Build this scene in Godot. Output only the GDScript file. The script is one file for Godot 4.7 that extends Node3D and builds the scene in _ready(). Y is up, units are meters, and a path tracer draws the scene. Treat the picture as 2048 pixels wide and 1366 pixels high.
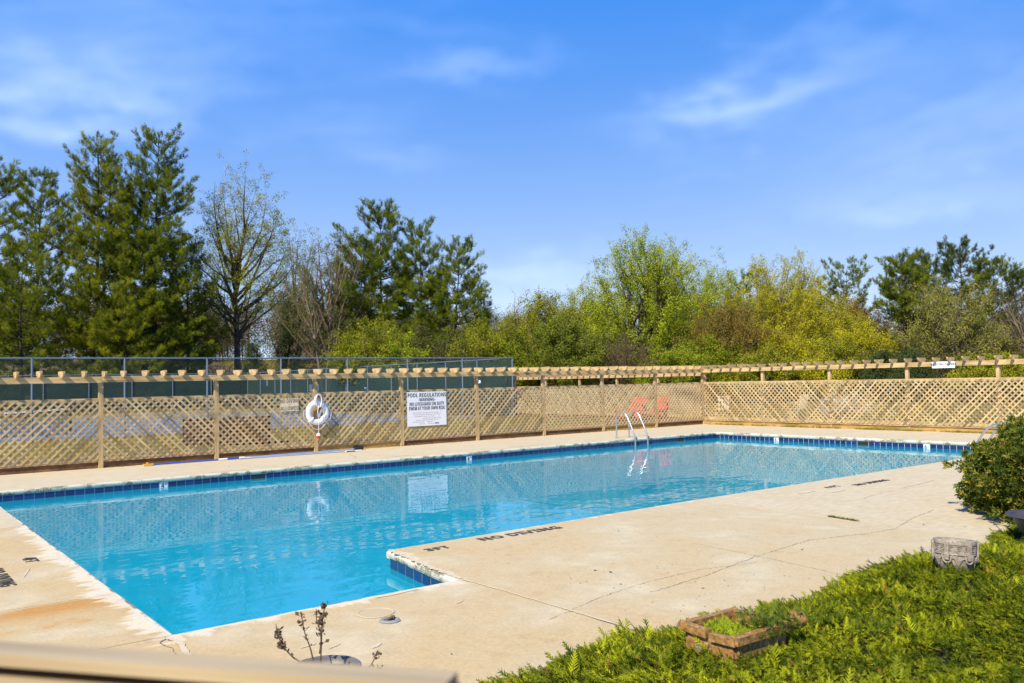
extends Node3D
# A neighbourhood swimming pool behind a lattice pergola fence, spring trees beyond.

var rng := RandomNumberGenerator.new()
var names := {}
var M := {}

# ------------------------------------------------------------------ mesh builder
class MB:
	var v := PackedVector3Array()
	var n := PackedVector3Array()
	var t := PackedVector2Array()
	var ix := PackedInt32Array()
	func pt(p: Vector3, nn: Vector3, uv: Vector2) -> int:
		v.append(p)
		n.append(nn)
		t.append(uv)
		return v.size() - 1
	# corners counter-clockwise as seen from outside
	func quad(a: Vector3, b: Vector3, c: Vector3, d: Vector3, ua := Vector2.ZERO, ub := Vector2.RIGHT, uc := Vector2.ONE, ud := Vector2.DOWN) -> void:
		var nn := (b - a).cross(d - a).normalized()
		if nn == Vector3.ZERO:
			nn = (c - b).cross(d - b).normalized()
		var i := pt(a, nn, ua)
		pt(b, nn, ub)
		pt(c, nn, uc)
		pt(d, nn, ud)
		ix.append_array(PackedInt32Array([i, i + 2, i + 1, i, i + 3, i + 2]))
	func tri(a: Vector3, b: Vector3, c: Vector3, ua := Vector2.ZERO, ub := Vector2.RIGHT, uc := Vector2.ONE) -> void:
		var nn := (b - a).cross(c - a).normalized()
		var i := pt(a, nn, ua)
		pt(b, nn, ub)
		pt(c, nn, uc)
		ix.append_array(PackedInt32Array([i, i + 2, i + 1]))
	# grain runs along the longest side; uv in metres
	func box(at: Vector3, size: Vector3, basis := Basis.IDENTITY, off := Vector2.ZERO) -> void:
		var h := size / 2.0
		var long := size.max_axis_index()
		for ax in 3:
			for s in [-1.0, 1.0]:
				var a1 := (ax + 1) % 3
				var a2 := (ax + 2) % 3
				if s < 0.0:
					var k := a1
					a1 = a2
					a2 = k
				var nn := Vector3.ZERO
				nn[ax] = h[ax] * s
				var e1 := Vector3.ZERO
				e1[a1] = h[a1]
				var e2 := Vector3.ZERO
				e2[a2] = h[a2]
				var uvs: Array[Vector2] = []
				for q in [[-1, -1], [1, -1], [1, 1], [-1, 1]]:
					var l := Vector2(h[a1] * q[0], h[a2] * q[1])
					if a2 == long:
						l = Vector2(l.y, l.x)
					uvs.append(l + off)
				quad(at + basis * (nn - e1 - e2), at + basis * (nn + e1 - e2), at + basis * (nn + e1 + e2), at + basis * (nn - e1 + e2), uvs[0], uvs[1], uvs[2], uvs[3])
	# polygon in xy (any turn), extruded from z0 to z1 and placed
	func prism(poly: PackedVector2Array, z0: float, z1: float, xf := Transform3D.IDENTITY, along := Vector2.RIGHT, off := Vector2.ZERO) -> void:
		if Geometry2D.is_polygon_clockwise(poly):
			poly = poly.duplicate()
			poly.reverse()
		var across := Vector2(-along.y, along.x)
		var id := Geometry2D.triangulate_polygon(poly)
		for side in 2:
			var z := z1 if side else z0
			var nn := (xf.basis * Vector3(0, 0, 1 if side else -1)).normalized()
			var b := v.size()
			for p in poly:
				pt(xf * Vector3(p.x, p.y, z), nn, Vector2(p.dot(along), p.dot(across)) + off)
			for k in range(0, id.size(), 3):
				var i0 := id[k]
				var i1 := id[k + 1]
				var i2 := id[k + 2]
				var ccw := (poly[i1] - poly[i0]).cross(poly[i2] - poly[i0]) > 0.0
				if ccw == (side == 1):
					ix.append_array(PackedInt32Array([b + i0, b + i2, b + i1]))
				else:
					ix.append_array(PackedInt32Array([b + i0, b + i1, b + i2]))
		var m := poly.size()
		var run := 0.0
		for k in m:
			var p := poly[k]
			var q := poly[(k + 1) % m]
			var l := p.distance_to(q)
			quad(xf * Vector3(p.x, p.y, z0), xf * Vector3(q.x, q.y, z0), xf * Vector3(q.x, q.y, z1), xf * Vector3(p.x, p.y, z1), Vector2(run, z0) + off, Vector2(run + l, z0) + off, Vector2(run + l, z1) + off, Vector2(run, z1) + off)
			run += l
	func tube(pts: PackedVector3Array, radii: PackedFloat32Array, sides := 6, caps := false, uvs := 1.0) -> void:
		var m := pts.size()
		if m < 2:
			return
		var dir := (pts[1] - pts[0]).normalized()
		var side := dir.cross(Vector3.UP if absf(dir.y) < 0.9 else Vector3.RIGHT).normalized()
		var base := v.size()
		var run := 0.0
		for i in m:
			var d := (pts[mini(i + 1, m - 1)] - pts[maxi(i - 1, 0)]).normalized()
			side = (side - d * side.dot(d)).normalized()
			var up := d.cross(side)
			if i > 0:
				run += pts[i].distance_to(pts[i - 1])
			for k in sides + 1:
				var a := TAU * k / sides
				var o := side * cos(a) + up * sin(a)
				pt(pts[i] + o * radii[i], o, Vector2(run * uvs, float(k) / sides * uvs * 0.5))
		for i in m - 1:
			for k in sides:
				var a := base + i * (sides + 1) + k
				var b := a + sides + 1
				ix.append_array(PackedInt32Array([a, b, a + 1, a + 1, b, b + 1]))
		if caps:
			for e in 2:
				var c := pts[m - 1] if e else pts[0]
				var d := (pts[m - 1] - pts[m - 2]).normalized() if e else (pts[0] - pts[1]).normalized()
				var ci := pt(c, d, Vector2.ZERO)
				var r0 := base + (m - 1) * (sides + 1) if e else base
				for k in sides:
					var p := pt(v[r0 + k], d, Vector2.ZERO)
					var q := pt(v[r0 + k + 1], d, Vector2.ZERO)
					if e:
						ix.append_array(PackedInt32Array([ci, q, p]))
					else:
						ix.append_array(PackedInt32Array([ci, p, q]))
	# profile of (radius, height), smooth; breaks where a point is repeated
	func lathe(prof: PackedVector2Array, segs: int, xf := Transform3D.IDENTITY, wobble := 0.0) -> void:
		var m := prof.size()
		for j in m - 1:
			var p := prof[j]
			var q := prof[j + 1]
			if p.is_equal_approx(q):
				continue
			var d0 := q - p
			if j > 0 and not prof[j - 1].is_equal_approx(p):
				d0 = q - prof[j - 1]
			var d1 := q - p
			if j + 2 < m and not prof[j + 2].is_equal_approx(q):
				d1 = prof[j + 2] - p
			var b := v.size()
			for k in segs + 1:
				var a := TAU * k / segs
				var dir := Vector3(cos(a), 0, sin(a))
				var w := 1.0 + wobble * sin(a * 3.0 + 1.0)
				pt(xf * (dir * p.x * w + Vector3.UP * p.y), (xf.basis * (dir * d0.y - Vector3.UP * d0.x)).normalized(), Vector2(a * 0.2, p.y))
				pt(xf * (dir * q.x * w + Vector3.UP * q.y), (xf.basis * (dir * d1.y - Vector3.UP * d1.x)).normalized(), Vector2(a * 0.2, q.y))
			for k in segs:
				var a := b + k * 2
				ix.append_array(PackedInt32Array([a, a + 2, a + 1, a + 1, a + 2, a + 3]))
	func done() -> ArrayMesh:
		for k in range(0, ix.size(), 3):
			var a := ix[k]
			var b := ix[k + 1]
			var c := ix[k + 2]
			if (v[b] - v[a]).cross(v[c] - v[a]).dot(n[a] + n[b] + n[c]) > 0.0:
				ix[k + 1] = c
				ix[k + 2] = b
		var arr := []
		arr.resize(Mesh.ARRAY_MAX)
		arr[Mesh.ARRAY_VERTEX] = v
		arr[Mesh.ARRAY_NORMAL] = n
		arr[Mesh.ARRAY_TEX_UV] = t
		arr[Mesh.ARRAY_INDEX] = ix
		var m := ArrayMesh.new()
		m.add_surface_from_arrays(Mesh.PRIMITIVE_TRIANGLES, arr)
		return m

# ------------------------------------------------------------------ nodes
func numbered(called: String) -> String:
	var k: int = names.get(called, 0)
	names[called] = k + 1
	return called if k == 0 else "%s_%03d" % [called, k]

func tag(o: Node, label: String, category: String, group := "", kind := "") -> void:
	if label:
		o.set_meta("label", label)
	if category:
		o.set_meta("category", category)
	if group:
		o.set_meta("group", group)
	if kind:
		o.set_meta("kind", kind)

func thing(called: String, label: String, category: String, at := Vector3.ZERO, turn := 0.0, group := "") -> Node3D:
	var o := Node3D.new()
	o.name = numbered(called)
	o.position = at
	o.rotation.y = turn
	tag(o, label, category, group)
	add_child(o, true)
	return o

func put(called: String, mesh: Mesh, mat: Material, parent: Node3D = null, xf := Transform3D.IDENTITY) -> MeshInstance3D:
	var o := MeshInstance3D.new()
	o.mesh = mesh
	o.material_override = mat
	o.transform = xf
	if parent == null:
		o.name = numbered(called)
		add_child(o, true)
	else:
		var own: Dictionary = parent.get_meta("own") if parent.has_meta("own") else {}
		var k: int = own.get(called, 0)
		own[called] = k + 1
		parent.set_meta("own", own)
		o.name = called if k == 0 else "%s_%03d" % [called, k]
		parent.add_child(o, true)
	return o

func struct(called: String, mesh: Mesh, mat: Material, label: String, parent: Node3D = null) -> MeshInstance3D:
	var o := put(called, mesh, mat, parent)
	if parent == null:
		tag(o, label, "", "", "structure")
	return o

# copies of a small mesh: where = transforms flattened by add_copy
func scatter(called: String, mesh: Mesh, mat: Material, data: PackedFloat32Array, parent: Node3D = null) -> MultiMeshInstance3D:
	var mm := MultiMesh.new()
	mm.transform_format = MultiMesh.TRANSFORM_3D
	mm.use_colors = true
	mm.mesh = mesh
	mm.instance_count = data.size() / 16
	mm.buffer = data
	var o := MultiMeshInstance3D.new()
	o.multimesh = mm
	o.material_override = mat
	if parent == null:
		o.name = numbered(called)
		add_child(o, true)
	else:
		o.name = called
		parent.add_child(o, true)
	return o

func add_copy(d: PackedFloat32Array, b: Basis, p: Vector3, c: Color) -> void:
	d.append_array(PackedFloat32Array([b.x.x, b.y.x, b.z.x, p.x, b.x.y, b.y.y, b.z.y, p.y, b.x.z, b.y.z, b.z.z, p.z, c.r, c.g, c.b, 1.0]))

func rf(a: float, b: float) -> float:
	return rng.randf_range(a, b)

func rdir() -> Vector3:
	var z := rf(-1, 1)
	var a := rf(0, TAU)
	var r := sqrt(1.0 - z * z)
	return Vector3(r * cos(a), z, r * sin(a))

# a basis whose y runs along d
func along(d: Vector3, spin: float, s := 1.0) -> Basis:
	d = d.normalized()
	var x := d.cross(Vector3.UP if absf(d.y) < 0.95 else Vector3.RIGHT).normalized()
	var z := x.cross(d)
	return Basis(x * s, d * s, z * s) * Basis(Vector3.UP, spin)

# ------------------------------------------------------------------ materials
func lin(r: float, g: float, b: float) -> Color:
	return Color(r, g, b).linear_to_srgb()

func mat(r: float, g: float, b: float, rough := 0.8, metal := 0.0) -> StandardMaterial3D:
	var m := StandardMaterial3D.new()
	m.albedo_color = lin(r, g, b)
	m.roughness = rough
	m.metallic = metal
	return m

func noise(seed_: int, freq: float, oct := 4, kind := FastNoiseLite.TYPE_SIMPLEX_SMOOTH) -> FastNoiseLite:
	var f := FastNoiseLite.new()
	f.seed = seed_
	f.frequency = freq
	f.noise_type = kind
	f.fractal_octaves = oct
	return f

func grain_texture(seed_: int, w: int, h: int, low: Color, high: Color, stretch: float, knots := 0) -> ImageTexture:
	var img := Image.create_empty(w, h, false, Image.FORMAT_RGB8)
	var a := noise(seed_, 0.02, 4)
	var b := noise(seed_ + 7, 0.11, 3)
	var c := noise(seed_ + 13, 0.006, 2)
	var spots := []
	for k in knots:
		spots.append(Vector3(rf(0, w), rf(6, h - 6), rf(3, 7)))
	for y in h:
		for x in w:
			var yy := float(y)
			var dark := 0.0
			for s in spots:
				var dx: float = (x - s.x) / 3.0
				var dy: float = y - s.y
				var q: float = exp(-(dx * dx + dy * dy) / (s.z * s.z))
				dark += q * 0.7
				yy += q * 4.0 * signf(dy)
			var g := 0.5 + 0.5 * a.get_noise_2d(x / stretch, yy * 3.0) + 0.28 * b.get_noise_2d(x / stretch * 0.5, yy * 4.0)
			g = clampf(g + 0.35 * c.get_noise_2d(x, yy * 2.0) - dark, 0.0, 1.0)
			img.set_pixel(x, y, low.lerp(high, g))
	return ImageTexture.create_from_image(img)

func wood(tex: Texture2D, tint: Color, su := 0.6, sv := 3.0) -> StandardMaterial3D:
	var m := StandardMaterial3D.new()
	m.albedo_texture = tex
	m.albedo_color = tint
	m.roughness = 0.85
	m.uv1_scale = Vector3(su, sv, 1)
	m.heightmap_enabled = false
	return m

func leafy(back := 0.35) -> StandardMaterial3D:
	var m := StandardMaterial3D.new()
	m.vertex_color_use_as_albedo = true
	m.roughness = 0.75
	m.metallic_specular = 0.3
	if back > 0.0:
		m.backlight_enabled = true
		m.backlight = Color(back, back, back * 0.6)
	return m

func make_materials() -> void:
	var g1 := grain_texture(3, 512, 128, Color(0.61, 0.535, 0.41), Color(0.855, 0.78, 0.64), 9.0, 5)
	var g2 := grain_texture(23, 512, 128, Color(0.55, 0.475, 0.36), Color(0.83, 0.75, 0.60), 9.0, 3)
	M.wood = [wood(g1, Color(1, 0.98, 0.93)), wood(g1, Color(0.90, 0.88, 0.85)), wood(g2, Color(1.0, 0.98, 0.92)), wood(g2, Color(0.90, 0.91, 0.90)), wood(g1, Color(0.96, 0.90, 0.78)), wood(g2, Color(0.76, 0.745, 0.72))]
	M.post = wood(g1, Color(0.97, 0.92, 0.82), 0.5, 2.0)
	M.beam = [wood(g1, Color(1, 0.95, 0.85), 0.4, 2.0), wood(g2, Color(1, 0.97, 0.88), 0.4, 2.0)]
	var g3 := grain_texture(41, 512, 128, Color(0.30, 0.20, 0.12), Color(0.55, 0.40, 0.26), 8.0, 3)
	M.skirt = wood(g3, Color(1, 1, 1), 0.5, 2.0)
	M.skirt_pale = wood(g2, Color(0.95, 0.86, 0.62), 0.5, 2.0)
	M.darkwood = wood(g3, Color(0.62, 0.55, 0.5), 0.5, 2.0)
	M.bark = wood(grain_texture(51, 256, 128, Color(0.24, 0.20, 0.16), Color(0.46, 0.39, 0.31), 4.0), Color(1, 1, 1), 0.7, 1.5)
	M.bark_grey = wood(grain_texture(57, 256, 128, Color(0.34, 0.29, 0.24), Color(0.62, 0.55, 0.47), 4.0), Color(1, 1, 1), 0.7, 1.5)
	M.bark_dark = wood(grain_texture(61, 256, 128, Color(0.13, 0.11, 0.09), Color(0.27, 0.22, 0.18), 4.0), Color(1, 1, 1), 0.7, 1.5)
	M.white = mat(0.78, 0.78, 0.79, 0.55)
	M.sign_white = mat(0.74, 0.75, 0.78, 0.5)
	M.sign_cream = mat(0.62, 0.55, 0.38, 0.7)
	M.letter = mat(0.02, 0.022, 0.03, 0.7)
	M.letter_brown = mat(0.20, 0.10, 0.05, 0.8)
	M.letter_faint = mat(0.42, 0.36, 0.36, 0.8)
	M.letter_deck = mat(0.045, 0.038, 0.033, 0.9)
	M.chrome = mat(0.62, 0.59, 0.56, 0.28, 0.85)
	M.steel = mat(0.42, 0.45, 0.50, 0.45, 0.8)
	M.wire = mat(0.035, 0.065, 0.07, 0.7)
	M.rail_blue = mat(0.15, 0.20, 0.28, 0.55, 0.3)
	M.black = mat(0.015, 0.015, 0.016, 0.6)
	M.rope = mat(0.70, 0.66, 0.70, 0.9)
	M.cream = mat(0.46, 0.40, 0.28, 0.7)
	M.red = mat(0.62, 0.06, 0.03, 0.5)
	M.orange = mat(0.82, 0.085, 0.05, 0.6)
	M.blue_pole = mat(0.03, 0.09, 0.42, 0.35)
	M.blue_pale = mat(0.30, 0.40, 0.60, 0.35, 0.2)
	M.yellow = mat(0.62, 0.36, 0.04, 0.6)
	M.leaf = leafy(0.55)
	M.needle = leafy(0.9)
	M.twig = leafy(0.0)

# ------------------------------------------------------------------ sky
func sky_cover() -> ImageTexture:
	var w := 1440
	var h := 720
	var img := Image.create_empty(w, h, false, Image.FORMAT_RGBA8)
	var n1 := noise(5, 1.6, 4)
	var n2 := noise(9, 5.0, 5)
	# azimuth, elevation, half width, half height, tilt, strength
	var wisps := [
		[9.0, 17.0, 6.8, 2.2, 0.16, 0.62], [12.0, 21.5, 12.0, 3.6, 0.1, 0.26], [35.5, 20.6, 4.6, 0.9, 0.05, 0.34], [52.0, 17.3, 5.0, 1.0, 0.10, 0.46],
		[58.0, 18.5, 8.5, 2.6, 0.25, 0.24], [66.0, 14.0, 8.5, 3.4, 0.2, 0.24], [64.0, 10.2, 7.0, 1.0, -0.03, 0.14], [39.0, 6.6, 6.5, 1.5, 0.10, 0.30],
		[26.5, 16.8, 4.6, 1.2, 0.15, 0.14], [30.0, 15.0, 3.5, 0.6, -0.08, 0.17], [32.5, 22.8, 5.5, 0.6, -0.06, 0.10], [56.0, 5.0, 5.0, 1.5, 0.0, 0.22], [20.0, 26.0, 14.0, 2.2, 0.1, 0.15],
	]
	# the same kind of thin wisps all round
	rng.seed = 77
	for k in 46:
		var az := rf(86, 346)
		wisps.append([az, rf(5, 40), rf(4, 11), rf(0.7, 3.0), rf(-0.1, 0.25), rf(0.12, 0.5)])
	for y in h / 2:
		var el := 90.0 - (y + 0.5) / h * 180.0
		var ce := cos(deg_to_rad(el))
		for x in w:
			var az := (x + 0.5) / w * 360.0
			var s := 0.0
			var wob := 0.0
			var first := true
			for q in wisps:
				var dx: float = az - q[0]
				if dx > 180.0:
					dx -= 360.0
				dx *= ce
				if absf(dx) > q[2] * 2.6:
					continue
				var dy: float = el - q[1] - dx * q[4]
				if absf(dy) > q[3] * 4.0:
					continue
				if first:
					first = false
					wob = n1.get_noise_2d(az * 0.10, el * 0.22)
				dy += wob * q[3] * 1.4
				s += q[5] * exp(-(dx * dx) / (q[2] * q[2])) * exp(-(dy * dy) / (q[3] * q[3]))
			if s > 0.004:
				var st := 0.80 + 0.34 * n2.get_noise_2d((az + el * 1.2) * 0.025, (el - az * 0.16) * 0.17)
				img.set_pixel(x, y, Color(1, 1, 1, clampf(s * st, 0.0, 1.0)))
			else:
				img.set_pixel(x, y, Color(1, 1, 1, 0))
	return ImageTexture.create_from_image(img)

func look() -> void:
	var cam := Camera3D.new()
	cam.name = "camera"
	cam.position = Vector3(0, 1.6376, 0)
	cam.rotation_degrees = Vector3(2.677, -37.80, -1.2346)
	cam.fov = 43.654
	cam.near = 0.05
	cam.far = 2000.0
	var lens := CameraAttributesPhysical.new()
	lens.frustum_focal_length = 29.96
	lens.frustum_near = 0.05
	lens.frustum_far = 2000.0
	lens.frustum_focus_distance = 9.0
	lens.exposure_aperture = 5.0
	cam.attributes = lens
	add_child(cam)
	cam.current = true

	var sky := ProceduralSkyMaterial.new()
	sky.sky_top_color = Color(0.0, 0.485, 0.88)
	sky.sky_horizon_color = Color(0.85, 0.93, 0.975)
	sky.sky_curve = 0.130
	sky.sky_energy_multiplier = 1.0
	sky.ground_energy_multiplier = 1.0
	sky.ground_bottom_color = Color(0.30, 0.28, 0.22)
	sky.ground_horizon_color = Color(0.55, 0.60, 0.60)
	sky.sun_angle_max = 12.0
	sky.sky_cover = sky_cover()
	sky.sky_cover_modulate = Color(0.76, 0.765, 0.78, 0.8)
	var env := Environment.new()
	env.background_mode = Environment.BG_SKY
	env.sky = Sky.new()
	env.sky.sky_material = sky
	env.tonemap_mode = Environment.TONE_MAPPER_LINEAR
	env.tonemap_exposure = 1.52
	env.background_energy_multiplier = 0.8
	env.sdfgi_enabled = true
	env.ssao_enabled = true
	env.ssil_enabled = true
	var we := WorldEnvironment.new()
	we.name = "surroundings"
	we.environment = env
	add_child(we)

	var sun := DirectionalLight3D.new()
	sun.name = "sun"
	sun.light_energy = 1.5
	sun.light_color = Color(1.0, 0.955, 0.87)
	sun.light_angular_distance = 0.5
	sun.shadow_enabled = true
	sun.look_at_from_position(Vector3.ZERO, Vector3(0.66, -0.70, -0.27), Vector3.UP)
	add_child(sun)

# ------------------------------------------------------------------ the deck
const POOL_L := 1.70
const POOL_R := 20.45
const POOL_F := -16.52
const POOL_N := -7.62
const NOTCH_N := -5.96
const NOTCH_X := 4.06
const NEAR := Rect2(-2, -12, 12, 11)

# distance to the pool's edge line from the deck
func edge_gap(x: float, z: float) -> float:
	var d := 99.0
	# left edge
	if z > POOL_F and z < NOTCH_N:
		d = minf(d, absf(POOL_L - x))
	else:
		d = minf(d, Vector2(x - POOL_L, z - NOTCH_N).length())
	if x > POOL_L and x < NOTCH_X:
		d = minf(d, absf(z - NOTCH_N))
	if x > NOTCH_X:
		d = minf(d, absf(z - POOL_N))
	if z < NOTCH_N and z > POOL_N:
		d = minf(d, absf(x - (4.01 + (NOTCH_N - z) / 1.5 * 0.18)))
	return d

func deck_near() -> ImageTexture:
	var w := 1536
	var h := 1408
	var img := Image.create_empty(w, h, false, Image.FORMAT_RGB8)
	var a := noise(101, 0.006, 4).get_image(w, h, false, false, false).get_data()
	var b := noise(102, 0.03, 4).get_image(w, h, false, false, false).get_data()
	var c := noise(103, 0.22, 3).get_image(w, h, false, false, false).get_data()
	var e := noise(104, 0.012, 3)
	var st := noise(105, 0.05, 4)
	var base := Color(0.74, 0.665, 0.52)
	var warm := Color(0.74, 0.625, 0.435)
	var grey := Color(0.73, 0.67, 0.54)
	var rust := Color(0.70, 0.49, 0.24)
	var paint := Color(0.83, 0.785, 0.69)
	var data := PackedByteArray()
	data.resize(w * h * 3)
	var i := 0
	for y in h:
		var z := NEAR.position.y + NEAR.size.y * (y + 0.5) / h
		for x in w:
			var wx := NEAR.position.x + NEAR.size.x * (x + 0.5) / w
			var k := y * w + x
			var na := a[k] / 255.0
			var nb := b[k] / 255.0
			var nc := c[k] / 255.0
			# the warm bare slab by the corner, greyer and paler towards the right
			var wm := clampf(0.95 - (wx - 1.0) * 0.13 + (na - 0.5) * 1.6, 0.0, 1.0)
			var col := grey.lerp(warm, wm * 0.8).lerp(base, 0.35)
			# rusty band on the left slab beyond its joint
			if wx < 2.2 and z > -7.5 and z < -5.6:
				var r := clampf((z + 7.46) * 30.0, 0.0, 1.0) * exp(-pow((z + 7.42) / 0.30, 2.0)) + 0.5 * exp(-pow((z + 6.75) / 0.12, 2.0)) * clampf(nb * 3.0 - 1.2, 0.0, 1.0)
				col = col.lerp(rust, clampf(r * clampf(0.45 + na, 0.0, 1.0), 0.0, 0.75))
			# worn white paint near the edges
			var d := edge_gap(wx, z)
			if d < 0.75:
				var left := wx < POOL_L + 0.05
				var width := 0.15 if left else 0.085
				var brush := st.get_noise_2d(wx * (34.0 if left else 90.0), z * (160.0 if left else 34.0))
				var big := e.get_noise_2d(wx * 90.0, z * 90.0)
				var q := clampf((width * (1.0 + 1.3 * big) - d) * 14.0 + brush * 2.2 + 0.2, 0.0, 1.0)
				if d < 0.03:
					q = maxf(q, 0.75)
				if d > 0.3:
					q *= clampf(1.0 - (d - 0.3) * 4.0, 0.0, 1.0)
				col = col.lerp(paint, q * 0.8)
			# old water marks
			col = col.lerp(Color(0.57, 0.47, 0.33), clampf((nb - 0.54) * 1.5 * clampf(na * 2.0 - 0.6, 0.0, 1.0), 0.0, 0.34))
			col = col.lerp(Color(0.775, 0.725, 0.61), clampf((0.44 - na) * 2.2, 0.0, 0.4))
			# specks and pits
			var g := 1.0 + (nc - 0.5) * 0.13 + (nb - 0.5) * 0.10
			if nc > 0.80 and nb > 0.56:
				g *= 0.78
			data[i] = int(clampf(col.r * g, 0, 1) * 255.0)
			data[i + 1] = int(clampf(col.g * g, 0, 1) * 255.0)
			data[i + 2] = int(clampf(col.b * g, 0, 1) * 255.0)
			i += 3
	img.set_data(w, h, false, Image.FORMAT_RGB8, data)
	return ImageTexture.create_from_image(img)

func deck_far() -> ImageTexture:
	var w := 1024
	var h := 768
	var img := Image.create_empty(w, h, false, Image.FORMAT_RGB8)
	var a := noise(111, 0.008, 4)
	var b := noise(112, 0.06, 4)
	for y in h:
		for x in w:
			var q := clampf(0.5 + 0.6 * a.get_noise_2d(x, y * 1.5), 0.0, 1.0)
			var g := 1.0 + 0.06 * b.get_noise_2d(x * 0.6, y * 1.6)
			var c := Color(0.755, 0.70, 0.585).lerp(Color(0.735, 0.67, 0.535), q)
			img.set_pixel(x, y, Color(c.r * g, c.g * g, c.b * g))
	return ImageTexture.create_from_image(img)

func slab(deck: Node3D, poly: PackedVector2Array, near: bool) -> void:
	var inset := Geometry2D.offset_polygon(poly, -0.006)
	var mb := MB.new()
	# polygon in (x, z); prism's xy -> world xz, its z -> world y
	var xf := Transform3D(Basis(Vector3(1, 0, 0), Vector3(0, 0, 1), Vector3(0, -1, 0)), Vector3.ZERO)
	mb.prism(inset[0], 0.0, 0.11, xf)
	for k in mb.v.size():
		var p := mb.v[k]
		if near:
			mb.t[k] = Vector2((p.x - NEAR.position.x) / NEAR.size.x, (p.z - NEAR.position.y) / NEAR.size.y)
		else:
			mb.t[k] = Vector2(p.x / 9.0, p.z / 7.0)
		if mb.n[k].y < -0.9 or mb.n[k].y > 0.9:
			mb.n[k] = Vector3(0, 1 if p.y > -0.05 else -1, 0)
	put("slab", mb.done(), M.deck_near if near else M.deck_far, deck)

func rect(x0: float, z0: float, x1: float, z1: float) -> PackedVector2Array:
	return PackedVector2Array([Vector2(x0, z0), Vector2(x1, z0), Vector2(x1, z1), Vector2(x0, z1)])

func strip(mb: MB, pts: PackedVector2Array, width: float, y: float, wob := 0.0) -> void:
	# a thin sheet along a line on the ground
	for k in pts.size() - 1:
		var p := pts[k]
		var q := pts[k + 1]
		var s := (q - p).orthogonal().normalized() * width * 0.5
		var w0 := rf(1.0 - wob, 1.0 + wob)
		var w1 := rf(1.0 - wob, 1.0 + wob)
		mb.quad(Vector3(p.x - s.x * w0, y, p.y - s.y * w0), Vector3(q.x - s.x * w1, y, q.y - s.y * w1), Vector3(q.x + s.x * w1, y, q.y + s.y * w1), Vector3(p.x + s.x * w0, y, p.y + s.y * w0))
		for j in 4:
			mb.n[mb.n.size() - 1 - j] = Vector3.UP

func jagged(pts: Array, step: float, amp: float) -> PackedVector2Array:
	var out := PackedVector2Array()
	for k in pts.size() - 1:
		var p: Vector2 = pts[k]
		var q: Vector2 = pts[k + 1]
		var m := maxi(1, int(p.distance_to(q) / step))
		var s := (q - p).orthogonal().normalized()
		for j in m:
			out.append(p.lerp(q, float(j) / m) + s * rf(-amp, amp))
	out.append(pts[pts.size() - 1])
	return out

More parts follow.
